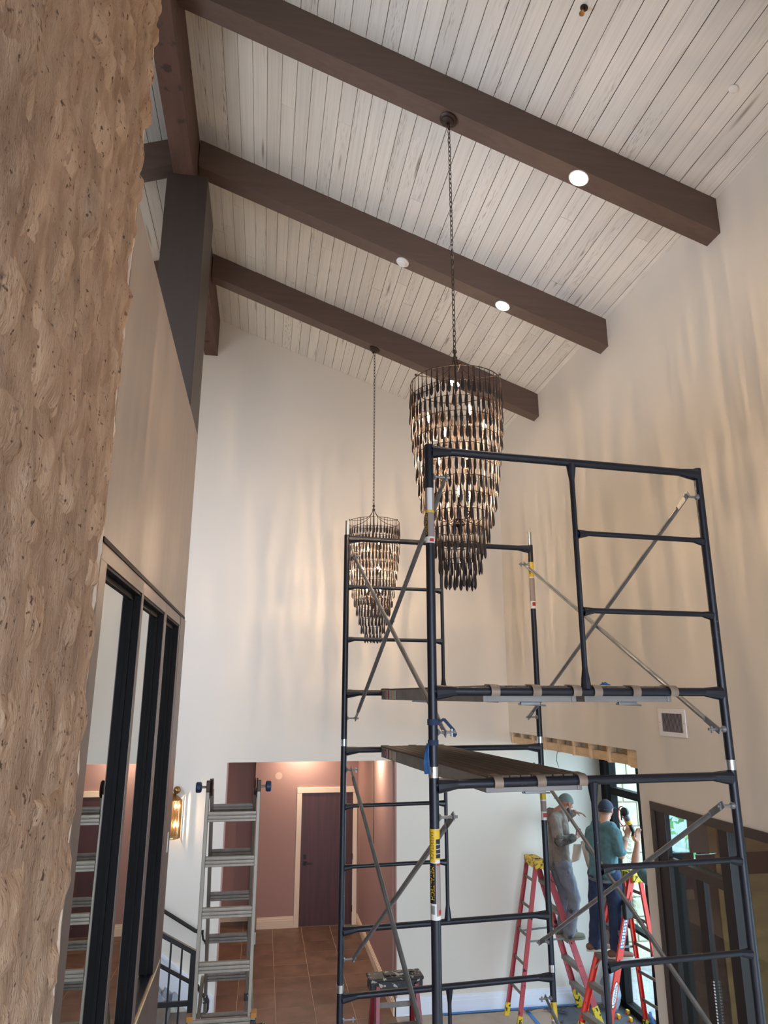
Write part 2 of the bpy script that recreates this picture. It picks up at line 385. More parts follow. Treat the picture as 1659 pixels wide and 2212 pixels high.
M['hook'] = mat('hook_steel', lin(156, 138, 120), .5, metal=.3, var=.2, scale=(20, 20, 20))

# ================================================================ THE ROOM
# ---- floors
mb = MB().box((-3.8, -3.4, -.12), (4.75, 13.6, -.003)); floor = struct('floor', mb, M['grout'])
# brown tiles, one object each, in the hall strip and the corridor
T0 = .47; tb = MB().box((-T0/2+.003, -T0/2+.003, -.012), (T0/2-.003, T0/2-.003, 0), bev=.002)
me_tile = None
for i in range(-3, 4):
    for j in range(0, 15):
        x = .085+i*T0; y = 6.9+j*T0
        if y > 9.3 and not (-.4-T0*.2 < x < 1.95): continue
        if x > 1.8 and y < 9.3: continue
        if me_tile is None:
            o = part('floor_tile', tb, M['tile'], floor); me_tile = o.data
        else: o = link_mesh('floor_tile', me_tile, floor)
        o.location = (x, y, random.uniform(-.0012, .0012))
for i in range(3):
    for j in range(8):       # dark slate tiles in the alcove
        o = part('alcove_tile', MB().box((XR+.3+i*.36, 6.15+j*.41, -.012), (XR+.3+i*.36+.354, 6.15+j*.41+.404, .0), bev=.002), M['slate'], floor)
# ---- upper landing and stair behind the window wall
mb = MB().box((XL, YB, 1.6), (XW-.35, 6.55, 1.82)); mb.box((XL, 6.55, 1.6), (-3.0, YF, 1.82))
mb.box((XW-.35, YB, 1.9), (.75, .9, 2.1)); struct('floor_2', mb, M['concrete'])
# ---- far wall with the corridor opening
mb = MB()
def fw_(x0, x1, z0, both=True):
    xs = [x0]+([XRIDGE] if x0 < XRIDGE < x1 else [])+[x1]
    top = [(x, zc(x)+.03) for x in xs]
    mb.prism([(x0, z0), (x1, z0)]+top[::-1], 1, YF, YF+.14)
fw_(XL, -.40, 0); fw_(-.40, 1.75, 2.89); fw_(1.75, XR, 0)
mb.box((XR, YF, 0), (XG+.1, YF+.14, 3.6)); wall_far = struct('wall_far', mb, M['wall'])
# corridor beyond the opening
mb = MB(); mb.box((.06, 13.02, 0), (1.86, 13.14, 3.1)); mb.box((-.06, 13.02, 0), (.06, 13.5, 3.1)); mb.box((-1.6, 13.5, 0), (.06, 13.62, 3.1)); struct('wall_corridor_back', mb, M['pink'])
struct('wall_corridor_right', MB().box((1.72, YF+.14, 0), (1.86, 13.02, 3.1)), M['pink'])
struct('wall_corridor_left', MB().box((-1.6, YF+.14, 0), (-1.48, 13.5, 3.1)), M['pink'])
struct('ceiling_corridor', MB().box((-1.6, YF+.14, 3.0), (1.86, 13.6, 3.12)), M['wall'])
# opening returns painted like the corridor
mb = MB().box((1.735, YF-.0, 0), (1.75, YF+.15, 2.89)); mb.box((-.40, YF, 0), (-.385, YF+.15, 2.89)); struct('trim_1', mb, M['pink'])
def baseboard(name, p, q, h, nrm, m=None, z=0.0):
    """stepped moulding along p-q, standing off towards nrm"""
    p = Vector((p[0], p[1], z)); q = Vector((q[0], q[1], z)); n = Vector((nrm[0], nrm[1], 0)); b = MB()
    for z0, z1, t in ((0, h*.68, .018), (h*.68, h*.86, .014), (h*.86, h, .008)):
        v = []
        for a in (p, q):
            v += [a+Vector((0, 0, z0)), a+n*t+Vector((0, 0, z0)), a+n*t+Vector((0, 0, z1)), a+Vector((0, 0, z1))]
        b.add(v, [(0, 1, 2, 3), (7, 6, 5, 4), (0, 4, 5, 1), (1, 5, 6, 2), (2, 6, 7, 3), (3, 7, 4, 0)])
    return struct(name, b, m or M['whitetrim'], smooth=False)
baseboard('baseboard_far', (1.735, YF), (XR+.02, YF), .19, (0, -1)); baseboard('baseboard_alcove', (XR+.02, YF), (4.5, YF), .19, (0, -1))
baseboard('baseboard_corridor_right', (1.72, YF+.0), (1.72, 13.02), .17, (-1, 0), M['cream'])
baseboard('baseboard_corridor_back', (.06, 13.02), (.66, 13.02), .17, (0, -1), M['cream'])
baseboard('baseboard_corridor_left', (-1.48, 13.5), (-.06, 13.5), .17, (0, -1), M['cream'])
# ---- right wall: alcove opening at the corner, dark entrance nearer
mb = MB(); T = .016
HZ, SBZ = 3.235, 3.09                   # cut edge of the wallboard, foot of the studs
YA = 6.11; YS = 5.94                    # pillar between alcove and entrance
ztop = zc(XR)+.03
mb.box((XR, YA, HZ), (XR+T, YF, ztop))                         # board above the alcove
mb.box((XR, YS, 0), (XR+.14, YA, ztop))                        # pillar
mb.box((XR, 1.2, 2.84), (XR+.14, YS, ztop)); mb.box((XR, YB, 0), (XR+.14, 1.2, ztop))
mb.box((XR+.105, YA, SBZ+.03), (XR+.12, YF, ztop)); wall_right = struct('wall_right', mb, M['wall'])
yst = [9.42, 9.06, 8.68, 8.29, 7.89, 7.49, 7.09, 6.69, 6.29]
for i, y in enumerate(yst):
    part('stud', MB().box((XR+T, y-.019, SBZ-.004*(i % 2)), (XR+T+.085, y+.019, HZ+.5), bev=.002), M['lumber'], wall_right)
for i in range(len(yst)-1):
    a, b = yst[i+1]+.019, yst[i]-.019
    part('blocking', MB().box((XR+T+.022, a+.002, SBZ+.003), (XR+T+.06, b-.002, SBZ+.088), bev=.002), M['lumber'], wall_right)
    part('blocking', MB().box((XR+T+.062, a+.002, SBZ+.055), (XR+T+.084, a+(b-a)*.6, HZ+.1), bev=.002), M['lumber'], wall_right)
part('blocking', MB().box((XR+T, YA+.002, SBZ-.01), (XR+T+.085, 6.27, HZ+.1), bev=.002), M['lumber'], wall_right)
# alcove lid and partition to the entrance lobby
struct('ceiling_alcove', MB().box((XR+.12, YS, 3.42), (XG+.1, YF, 3.55)), M['wall'])
# lobby partition seen through the dark entrance: frames, panels, one clear transom hole
mb = MB(); Yp = 5.97
for x0, x1, z0, z1 in ((3.43, 3.455, 0, 3.4), (3.455, 3.64, 2.74, 3.4), (3.455, 3.64, 0, 2.42), (3.64, 4.6, 2.86, 3.4)):
    mb.box((x0, Yp, z0), (x1, Yp+.04, z1))
wl_ = struct('wall_lobby', mb, M['bronze'])
for nm, x0, x1, z0, z1, y, m in (('panel_strip', 3.655, 3.685, .05, 2.27, 5.955, 'whiteprint'), ('panel', 3.64, 3.80, 2.42, 2.86, 5.962, 'bronze2'),
        ('panel', 3.69, 3.84, 0, 2.4, 5.965, 'bronze'), ('stud', 3.84, 3.885, 0, 2.4, 5.95, 'ply'), ('stud', 3.885, 3.96, 0, 2.86, 5.94, 'ply'), ('panel', 3.96, 4.6, 2.24, 2.41, 5.955, 'bronze'),
        ('panel', 3.96, 4.6, 0, 2.24, 5.965, 'ply'), ('panel', 3.80, 4.6, 2.41, 2.86, 5.968, 'ply'), ('panel', 3.64, 3.655, 0, 2.42, 5.968, 'bronze')):
    part(nm, MB().box((x0, y, z0), (x1, Yp+.03, z1)), M[m], wl_)
struct('wall_lobby_outer', MB().box((XG, 3.6, 0), (XG+.1, Yp, 3.42)).box((XG, 1.0, 2.5), (XG+.1, 3.6, 3.42)).box((XR+.14, 1.0, 0), (XG, 1.1, 3.42)), M['ply'])  # lower gap added so that sky light reaches the lobby
struct('ceiling_lobby', MB().box((XR+.12, 1.0, 3.4), (XG+.1, YS, 3.5)), M['deck'])
# dark entrance frame in the right wall
def bars(name, specs, m, parent, **k):
    return [part(name, MB().box(a, b, bev=.004), m, parent) for a, b in specs]
w4 = struct('window_4', MB().box((XR-.012, 1.2, 2.775), (XR+.13, YS, 2.84)).box((XR-.012, YS-.05, 0), (XR+.13, YS, 2.78)).box((XR-.012, 1.2, 0), (XR+.13, 1.26, 2.78)), M['bronze3'])
bars('mullion', [((XR+.0, 5.74, 0), (XR+.045, YS-.05, 2.775)), ((XR+.0, 4.93, 0), (XR+.11, 5.04, 2.775)), ((XR+.03, 3.4, 0), (XR+.11, 3.5, 2.775))], M['bronze'], w4)
bars('transom_bar', [((XR+.01, 5.04, 2.36), (XR+.11, 5.62, 2.43)), ((XR+.01, 5.62, 2.39), (XR+.05, 5.74, 2.44))], M['bronze3'], w4)
bars('door_stile', [((XR+.05, 5.36, 0), (XR+.10, 5.46, 2.37))], M['bronze'], w4)
part('pane', MB().box((XR+.065, 5.04, .05), (XR+.071, 5.88, 2.775)).box((XR+.065, 3.5, .05), (XR+.071, 4.93, 2.775)).box((XR+.065, 1.26, .05), (XR+.071, 3.4, 2.775)), M['glass'], w4, smooth=False)
mb = MB()
for k in range(40): mb.box((XR+.042, 5.345, .9+k*.02), (XR+.049, 5.355, .91+k*.02))
part('hinge_dots', mb, M['whiteprint'], w4, kind='stuff')
# ---- alcove storefront
w5 = struct('window_5', MB().box((XG-.05, 9.36, 0), (XG+.06, YF, 3.42)).box((XG-.05, YS, 0), (XG+.06, YF, .07)).box((XG-.05, YS, 3.3), (XG+.06, YF, 3.42)), M['black'])
bars('mullion', [((XG-.05, 9.22, .07), (XG+.05, 9.30, 3.3)), ((XG-.05, 8.42, .07), (XG+.05, 8.52, 3.3)), ((XG-.05, 7.3, .07), (XG+.05, 7.38, 3.3)), ((XG-.05, YS, .07), (XG+.05, 6.06, 3.3))], M['black'], w5)
bars('transom_bar', [((XG-.05, 8.52, 2.46), (XG+.05, 9.22, 2.55)), ((XG-.05, 8.52, .95), (XG+.05, 9.22, .99))], M['black'], w5)
for y0, y1 in ((8.52, 9.22), (7.38, 8.42), (6.06, 7.3), (9.30, 9.36)):
    part('pane', MB().box((XG-.004, y0, .07), (XG+.004, y1, 3.3)), M['glass'], w5, smooth=False)
# ---- left wall with three deep windows
WZ0, WZ1 = 1.70, 4.345
ys = [(3.26, 4.225), (4.285, 5.20), (5.31, 6.10)]
XT = XW-.30
mb = MB(); TOP = 6.085
mb.box((XT, YB, WZ1+.02), (XW, 6.5, TOP)); mb.box((XT, YB, 1.6), (XW, 3.2, WZ1+.02)); mb.box((XT, 6.16, 0), (XW, 6.5, WZ1+.02))
mb.box((XT, 3.2, 0), (XW, 6.16, WZ0-.03)); mb.box((XT, 3.2, WZ0-.03), (XT+.02, 6.16, WZ1+.03)); wall_left = struct('wall_left', mb, M['taupe'])
mb = MB(); mb.box((XW-.02, 3.13, WZ1), (XW+.012, 6.42, WZ1+.022))
struct('trim_2', mb, M['black'])
for k, (y0, y1) in enumerate(ys):
    a = 3.13 if k == 0 else ys[k-1][1]+(y0-ys[k-1][1])/2
    b = 6.16 if k == 2 else y1+(ys[k+1][0]-y1)/2
    w = struct('window_%d' % (k+1), MB().box((XW-.002, a+.002, WZ1-.075), (XW+.006, b-.002, WZ1), bev=.002).box((XW-.002, a+.002, WZ0), (XW+.006, y0, WZ1-.075), bev=.002).box((XW-.002, y1, WZ0), (XW+.006, b-.002, WZ1-.075), bev=.002), M['bronze2'])
    g = XW-.048
    part('reveal', MB().box((g-.03, y0-.02, WZ1-.09), (XW-.001, y1+.018, WZ1-.06)).box((g-.03, y1, WZ0), (XW+.002, y1+.018, WZ1-.07)).box((g-.03, y0-.02, WZ0), (XW-.001, y0, WZ1-.07)), M['black'], w)
    part('frame', MB().box((g-.02, y0, WZ1-.12), (g+.012, y1, WZ1-.09), bev=.003).box((g-.02, y1-.03, WZ0), (g+.012, y1, WZ1-.09), bev=.003).box((g-.02, y0, WZ0), (g+.012, y0+.03, WZ1-.09), bev=.003), M['black'], w)
    part('pane', MB().box((g-.006, y0+.02, WZ0+.0), (g, y1-.02, WZ1-.1)), M['mirrorglass'], w, smooth=False)
    part('sill', MB().box((g-.03, y0-.02, WZ0-.03), (XW-.004, y1+.02, WZ0+.004), bev=.003), M['steelblack'] if k == 2 else M['black'], w)
mb = MB().box((XW-.005, 3.05, WZ0-.028), (XW+.012, 6.44, WZ0-.004), bev=.003); struct('trim_3', mb, M['lumber'])
struct('trim_4', MB().box((XW-.01, 6.16, 0), (XW+.01, 6.5, WZ1-.0)), M['bronze2'])
mb = MB().box((XW-.002, 3.05, 0), (XW+.01, 6.16, WZ0-.03)); struct('trim_5', mb, M['bronze2'])
struct('trim_6', MB().box((XW-.01, 3.085, 1.0), (XW+.006, 3.13, 6.06)), M['caulk'])
o = part('strike_plate', MB().box((XW+.008, 6.34, 2.48), (XW+.014, 6.375, 2.63), bev=.002), M['plastic_w']); tag(o, 'small white plate on the brown end panel of the left window wall', 'plate')
# dark post rising from the wall to the ridge
zr = 8.423
mb = MB().box((-1.09, 5.80, TOP), (XW-.002, 6.5, zr), bev=.004)
o = part('timber_post', mb, M['post']); tag(o, 'tall dark brown post rising behind the grey wall to the ridge', 'post')
# ---- outer closing walls
mb = MB()
def yw(x0, x1, z0, z1a, z1b):
    mb.prism([(x0, z0), (x1, z0), (x1, z1b), (x0, z1a)], 1, YB-.14, YB)
yw(XL, -.5, 4.5, zc(XL)+.05, zc(-.5)); mb.box((XL, YB-.14, 1.6), (-.5, YB, 1.95)); yw(-.5, XR, 4.5, zc(-.5), zc(XR)+.05); mb.box((-.5, YB-.14, 0), (XR, YB, .3)); mb.box((XR-.3, YB-.14, .3), (XR, YB, 4.7));  # left-hand opening is out of view, added to bring daylight onto the right wall
struct('wall_back', mb, M['wall'])
mb = MB(); zl = zc(XL)+.05
mb.box((XL-.14, 0, 1.6), (XL, YF+.14, 4.2)); mb.box((XL-.14, YB, 1.6), (XL, -.2, 1.95)); mb.box((XL-.14, -.2, 1.6), (XL, 0, zl)); mb.box((XL-.14, YB, 4.5), (XL, -.2, zl)); mb.box((XL-.14, 6.2, 4.2), (XL, YF+.14, zl)); mb.box((XL-.14, 0, 6.5), (XL, 6.2, zl)); mb.box((XL-.14, 3.2, 0), (XL, YF+.14, 1.6)); mb.box((XL-.14, YB, 0), (XL, 3.2, .1))  # unseen openings added here to let more daylight into the room
struct('wall_left_outer', mb, M['wall'])
portal((XL+.02, -1.7, 3.2), (1, 0, 0), 2.5, 3.0); portal((XL+.02, 0.0, .85), (1, 0, 0), 1.5, 6.4); portal((-2.0, YB+.02, 3.22), (0, 1, 0), 2.9, 2.55); portal((1.25, YB+.02, 2.4), (0, 1, 0), 3.5, 4.2); portal((XL+.02, 3.1, 5.35), (1, 0, 0), 2.3, 6.2); portal((XG-.06, 7.7, 1.7), (-1, 0, 0), 3.2, 3.4)
# ---- ceiling deck and boards
n = Vector((SL, 0, 1)).normalized(); tdir = Vector((1, 0, -SL)).normalized()
mb = MB(); YC0, YC1 = YB-.1, YF+.1
def slab(x0, x1, z0, z1, t=.06, off=.02):
    mb.prism([(x0, z0+off), (x1, z1+off), (x1, z1+off+t), (x0, z0+off+t)], 1, YC0, YC1)
slab(XRIDGE, XR+.14, ZRIDGE, zc(XR+.14)); slab(XL-.14, XRIDGE, zc(XL-.14), ZRIDGE)
ceiling = struct('ceiling', mb, M['deck'])
PW = .131; ang = math.atan(SL)
bm_ = MB().box((-PW/2+.0024, 0, -.004), (PW/2-.0024, 1, .018), bev=.0015)
proto = None
def board(xc, zc_, y0, y1, a):
    global proto
    if proto is None:
        o = part('ceiling_board', bm_, M['plank'], ceiling); proto = o.data
    else: o = link_mesh('ceiling_board', proto, ceiling)
    o.location = (xc, y0+.0004, zc_+random.uniform(-.0015, .0015)); o.rotation_euler = (0, a, 0); o.scale = (1, y1-y0-.0008, 1)
rnd = random.Random(5); s = .02
slope_len = (XR-XRIDGE)/cos(ang)
k = 0
while s < slope_len-.02:
    c = Vector((XRIDGE, 0, ZRIDGE))+tdir*(s+PW/2); y = -1.0
    cuts = [YF]; yy = rnd.uniform(3.0, 5.0)
    cuts = [1.8+rnd.uniform(0, .9), 4.25 if rnd.random() < .3 else 4.25+rnd.uniform(0, 1.6), rnd.uniform(6.3, 7.9), YF]
    for q in cuts:
        board(c.x, c.z, y, q, ang); y = q
    s += PW; k += 1
tl = Vector((-1, 0, -SL)).normalized(); s = .02
while s < 2.7:
    c = Vector((XRIDGE, 0, ZRIDGE))+tl*(s+PW/2); y = 1.0
    for q in (3.2+rnd.uniform(0, .8), 5.4+rnd.uniform(0, 1.0), YF):
        board(c.x, c.z, y, q, -ang); y = q
    s += PW
# ---- beams
WHERE = {0: 'behind the camera end of the ceiling', 1: 'nearest the viewer, carrying the front chandelier', 2: 'middle one, with a smoke detector under it', 3: 'farthest, carrying the rear chandelier'}
BY = {0: 2.32, 1: 4.16, 2: 5.985, 3: 7.85}
ZBB = 7.12; BW = .17
for k, y in BY.items():
    zb = lambda x: ZBB+SL*(XR-x)
    x0 = -.84
    mb = MB().prism([(x0, zb(x0)), (XR, ZBB), (XR, zc(XR)+.01), (x0, zc(x0)+.01)], 1, y, y+BW)
    o = part('ceiling_beam', mb, M['beam'], smooth=False); tag(o, 'dark brown sloping beam right of the ridge, '+WHERE[k], 'beam')
    if k == 0: o['label'] = 'dark brown sloping beam right of the ridge, out above the camera'
    x1 = -1.04; zl_ = lambda x: ZBB+SL*(XR-XRIDGE)-SL*(XRIDGE-x)
    mb = MB().prism([(XL, zl_(XL)), (x1, zl_(x1)), (x1, zc(x1)+.01), (XL, zc(XL)+.01)], 1, y, y+BW)
    if k > 1:
        o = part('ceiling_beam', mb, M['beam'], smooth=False); tag(o, {2: 'short brown beam left of the ridge, beside the stone wall', 3: 'brown beam left of the ridge, mostly hidden behind the dark post'}[k], 'beam')
mb = MB().box((-1.035, YB, zr), (-.85, YF, ZRIDGE-.02), bev=.006)
o = part('ridge_beam', mb, M['ridge']); tag(o, 'rough-sawn reddish brown ridge beam running along the ceiling peak', 'beam')

# ================================================================ STONE WALL (left foreground)
rs = random.Random(11)
SY0, SY1, SZ0, SZ1 = 1.2, 3.05, 2.0, 7.6
def nz(y, z, a, b, seed=0.0): return noise.fractal(Vector((y*a+seed, z*b, seed*.7)), .9, 2.1, 4)
def mort(y, z): return XW+.016+.012*nz(y, z, 6, 3, 3)+.013*nz(y, z, 24, 7, 8)
def edge_y(z): return SY1+.012*nz(0, z, 1, 3.1, 5)+.006*nz(0, z, 1, 13, 2)
mb = MB()
def fm(u, v):
    z = SZ0+(SZ1-SZ0)*v; y = SY0+(edge_y(z)-SY0)*u; return (mort(y, z), y, z)
mb.grid(fm, 70, 220)
stone_wall = part('stone_wall', mb, M['mortar'], None, angle=80); stone_wall['kind'] = 'structure'; stone_wall.name = 'wall_stone'
z = SZ0
while z < SZ1-.1:
    h = rs.uniform(.17, .38); h = min(h, SZ1-z); y = SY0-rs.uniform(0, .3)
    while y < SY1:
        w = rs.uniform(.24, .52); y1 = min(y+w, SY1+.0)
        if SY1-y1 < .1: y1 = SY1
        y0 = max(y, SY0)
        if y1-y0 > .06:
            ga = rs.uniform(.008, .02); seed = rs.uniform(0, 50); proud = rs.choice([.004, .008, .012, .02]); tilt = rs.uniform(-.012, .012); tz = rs.uniform(-.014, .014)
            skew = rs.uniform(-.05, .05)
            def fs(u, v, y0=y0, y1=y1, z=z, h=h, seed=seed, proud=proud, tilt=tilt, tz=tz, skew=skew, ga=ga):
                last = y1 >= SY1-.001
                wob = .022*nz(u*1.3, v*1.3, 2, 2, seed)
                yy = y0+ga+(y1-y0-(ga if last else 2*ga))*u; zz = z+ga+(h-2*ga)*v+skew*(u-.5)*.6
                ed = min(u, 1 if last else 1-u, v, 1-v); k = min(1, ed/.34); k = k*k*(3-2*k)
                zz += wob*(1-abs(2*v-1)); yy += 0 if last else wob*(1-abs(2*u-1))
                if last: yy = y0+ga+(edge_y(zz)-.003-y0-ga)*u
                face = proud+tilt*(u-.5)+tz*(v-.5)+.018*nz(yy, zz, 6, 2.6, seed)+.017*nz(yy, zz, 26, 7, seed+4)
                return (XW+.004+k*(.014+face), yy, zz)
            part('stone', MB().grid(fs, 16, 14), M['stone'], stone_wall, angle=80, normals=False)
        y = y1
    z += h
mb = MB()
def fb(u, v):
    z = SZ0+(SZ1-SZ0)*v; e = edge_y(z); x = XW+.018+.008*nz(0, z, 1, 8, 9)
    p = [(XW+.004, e-.01), (x, e-.006), (x+.002, e+.003+.003*nz(0, z, 1, 20, 1)), (XW+.004, e+.008)][int(round(u*3))]
    return (p[0], p[1], z)
mb.grid(fb, 3, 240); struct('trim_7', mb, M['bead'], angle=60)

# ================================================================ CHANDELIERS
drop_mb = MB()
def drop_shape(L):
    prof = [(0, .0026), (-.35, .0034), (-.52, .0056), (-.68, .0100), (-.82, .0122), (-.93, .0098), (-1.0, .0018)]
    b = MB(); n = 6; vs = []; fs = []
    for z, r in prof:
        for k in range(n):
            t = 2*pi*k/n; vs.append((r*cos(t), r*.55*sin(t), z*L))
    for i in range(len(prof)-1):
        for k in range(n):
            l = (k+1) % n; fs.append((i*n+k, i*n+l, (i+1)*n+l, (i+1)*n+k))
    fs += [tuple(range(n)), tuple(range((len(prof)-1)*n, len(prof)*n))[::-1]]
    return b.add(vs, fs)
RAD = [.303, .303, .297, .288, .278, .266, .252, .237, .216, .19, .160, .132, .095]
ring_dz = .1005
link_me = None; drop_me = None
def chandelier(loc, ztop, zapex, label, seed):
    """loc = point on the beam underside; ztop = height of the upper ring"""
    global link_me, drop_me
    cx, cy, zb = loc; r_ = random.Random(seed)
    root = thing('chandelier', (cx, cy, zb), label, 'chandelier')
    nrm = Vector((-SL, 0, -1)).normalized()
    part('canopy', MB().lathe([(.001, -.004), (.066, -.004), (.068, .012), (.058, .018), (.05, .02), (.048, .03), (.03, .036), (.012, .04), (.01, .06), (.001, .06)], (cx, cy, zb), nrm, 28, caps=False), M['iron'], root)
    # chain
    L = .052; step = .040; z = zb-.05; k = 0
    if link_me is None:
        o = part('chain_link', MB().tube([(.0095*cos(t)+0, 0, .0205*sin(t)+(.006 if sin(t) > .2 else -.006 if sin(t) < -.2 else 0)) for t in [2*pi*i/12 for i in range(12)]], .0028, 6, closed=True), M['iron'], None)
        link_me = o.data; bpy.data.objects.remove(o)
    while z > zapex+.02:
        o = link_mesh('chain_link', link_me, root); o.location = (r_.uniform(-.001, .001), 0, z-.02-zb); o.rotation_euler = (0, r_.uniform(-.06, .06), (k % 2)*pi/2+.6)
        z -= step; k += 1
    part('top_loop', MB().lathe([(.004, 0), (.012, -.006), (.016, -.02), (.007, -.034), (.009, -.05), (.018, -.06), (.014, -.075), (.004, -.08)], (cx, cy, zapex+.03), (0, 0, 1), 14), M['iron'], root)
    # tent of curved wires from the loop to the upper ring, ball tips
    for i in range(6):
        a = 2*pi*i/6+.35; pts = []
        for t in [j/8 for j in range(9)]:
            rr = RAD[0]*(t**1.5)*1.02+.008; zz = zapex-.03-(zapex-.03-ztop)*(1-(1-t)**2.2); pts.append((cx+rr*cos(a), cy+rr*sin(a), zz))
        part('tent_wire', MB().tube(pts, .0032, 6).ball(pts[-1], .008, 8, 6), M['iron'], root)
    part('stem', MB().tube([(cx, cy, zapex-.03), (cx, cy, ztop-1.0)], .006, 8), M['iron'], root)
    # rings and upright wires
    for i, rr in enumerate(RAD):
        zz = ztop-i*ring_dz
        part('ring', MB().tube([(cx+rr*cos(2*pi*j/40), cy+rr*sin(2*pi*j/40), zz) for j in range(40)], .0034 if i == 0 else .0024, 6, closed=True), M['iron'], root)
    for i in range(8):
        a = 2*pi*i/8+.1
        part('upright_wire', MB().tube([(cx+(rr-.001)*cos(a), cy+(rr-.001)*sin(a), ztop-j*ring_dz) for j, rr in enumerate(RAD)], .0018, 5), M['iron'], root)
    # basket of curved arms with candle holders and flame bulbs: three levels of four
    part('hub', MB().lathe([(.004, 0), (.03, -.005), (.034, -.02), (.012, -.035), (.004, -.06)], (cx, cy, ztop-.985+.03), (0, 0, 1), 16), M['iron'], root)
    LV = [(.205, ztop-.29, .15, 4), (.125, ztop-.56, .75, 3), (.085, ztop-.80, .3, 3)]
    for lv, (rr, zz, ph, nn) in enumerate(LV):
        for i in range(nn):
            a = ph+2*pi/nn*i; c, s_ = cos(a), sin(a)
            P = [(cx+.008*c, cy+.008*s_, ztop-.93), (cx+rr*.55*c, cy+rr*.55*s_, ztop-.96+.0*lv), (cx+rr*.95*c, cy+rr*.95*s_, ztop-.90), (cx+rr*c, cy+rr*s_, zz-.14), (cx+rr*c, cy+rr*s_, zz-.06)]
            part('arm', MB().tube(P, .0035, 6), M['iron'], root)
            part('candle_holder', MB().lathe([(.004, -.075), (.018, -.072), (.017, -.066), (.0105, -.064), (.0105, -.012), (.008, -.01)], (cx+rr*c, cy+rr*s_, zz), (0, 0, 1), 10), M['iron'], root)
            part('bulb', MB().lathe([(.006, -.01), (.011, .004), (.0155, .02), (.014, .036), (.008, .054), (.002, .068)], (cx+rr*c, cy+rr*s_, zz), (0, 0, 1), 10), M['bulb'], root)
            part('filament', MB().tube([(cx+rr*c, cy+rr*s_, zz+.006), (cx+rr*c, cy+rr*s_, zz+.036)], .0028, 5), M['filament'], root)
    # hanging drops
    if drop_me is None:
        o = part('drop', drop_shape(1.0), M['drop'], None); drop_me = o.data; bpy.data.objects.remove(o)
    spots = []
    for i, rr in enumerate(RAD):
        n = max(14, int(2*pi*rr/.0395)); off = .5*(i % 2)+r_.uniform(-.08, .08)
        for k in range(n):
            a = 2*pi*(k+off)/n; Ld = .182+r_.uniform(-.007, .007)
            spots.append((cos(a-atan2(-cy, -cx)), i, rr*1.012, a, Ld))
    spots.sort(key=lambda q: -q[0])                       # nearest to the viewer first
    for q, (d, i, rr, a, Ld) in enumerate(spots):
        z0 = ztop-i*ring_dz-.002
        if q < 300:
            o = link_mesh('drop', drop_me, root); o.location = (rr*cos(a), rr*sin(a), z0-zb); o.scale = (1.0, 1.0, Ld); o.rotation_euler = (r_.uniform(-.02, .02), r_.uniform(-.02, .02), a+pi/2+r_.uniform(-.22, .22))
    b = MB(); base = drop_shape(1.0)
    for (d, i, rr, a, Ld) in spots[300:]:
        z0 = ztop-i*ring_dz-.002; t = a+pi/2+r_.uniform(-.22, .22)
        b.add([(cx+rr*cos(a)+p[0]*cos(t)-p[1]*sin(t), cy+rr*sin(a)+p[0]*sin(t)+p[1]*cos(t), z0+p[2]*Ld) for p in base.v], base.f)
    part('drop_cluster', b, M['drop'], root, kind='stuff')
    return root
zb_ = lambda x: ZBB+SL*(XR-x)
chandelier((1.196, 4.245, zb_(1.196)), 5.735, 5.97, 'large front chandelier of dark hanging drops, partly behind the scaffold top rail', 3)
chandelier((1.198, 7.935, zb_(1.198)), 5.665, 5.86, 'smaller-looking rear chandelier of dark drops hanging near the far wall', 4)

# ---- recessed lights, detector, ceiling sprinkler heads
nrm = Vector((-SL, 0, -1)).normalized()
for (x, y, lb) in ((2.21, 4.243, 'glowing round light in the underside of the nearest beam'), (2.225, 6.075, 'glowing round light in the underside of the middle beam'), (2.22, 7.935, 'glowing round light in the farthest beam, seen through the front chandelier')):
    c = Vector((x, y, zb_(x))); root = thing('recessed_light', c, lb, 'light', None)
    part('trim_ring', MB().lathe([(.060, .002), (.075, .004), (.078, -.001), (.078, -.003)], c, nrm, 28, caps=False), M['plastic_w'], root)
    part('lens', MB().lathe([(.0005, .004), (.066, .004)], c, nrm, 28, caps=False), M['can'], root, normals=False)
c = Vector((1.198, 6.07, zb_(1.198))); root = thing('smoke_detector', c, 'white round smoke detector under the middle beam', 'smoke detector')
part('base', MB().lathe([(.001, 0), (.066, 0), (.066, .012), (.06, .016), (.001, .016)], c, nrm, 26, caps=False), M['plastic_w'], root)
part('dome', MB().lathe([(.048, .016), (.046, .03), (.036, .038), (.001, .04)], c, nrm, 26, caps=False), M['plastic_w'], root)
part('led', MB().ball(c+nrm*.03+Vector((.046, .0, 0)), .004, 8, 6), M['red'], root)
nc = nrm
def surf(x, y): return Vector((x, y, zc(x)-.006))
c = surf(2.886, 3.345); root = thing('sprinkler_cover', c, 'flush round sprinkler cover on the white boards at upper right', 'sprinkler')
part('plate', MB().lathe([(.001, 0), (.03, 0), (.031, .006), (.024, .009), (.001, .010)], c, nc, 20, caps=False), M['plastic_w'], root)
c = surf(1.842, 3.285); root = thing('fire_sprinkler', c, 'small dark sprinkler head hanging from the boards at the top edge', 'sprinkler')
part('escutcheon', MB().lathe([(.001, 0), (.026, 0), (.02, .01), (.001, .01)], c, nc, 16, caps=False), M['iron'], root)
part('nozzle', MB().lathe([(.008, .01), (.009, .03), (.004, .034), (.004, .05), (.018, .052), (.018, .055), (.001, .056)], c, nc, 12, caps=False), M['brass'], root)

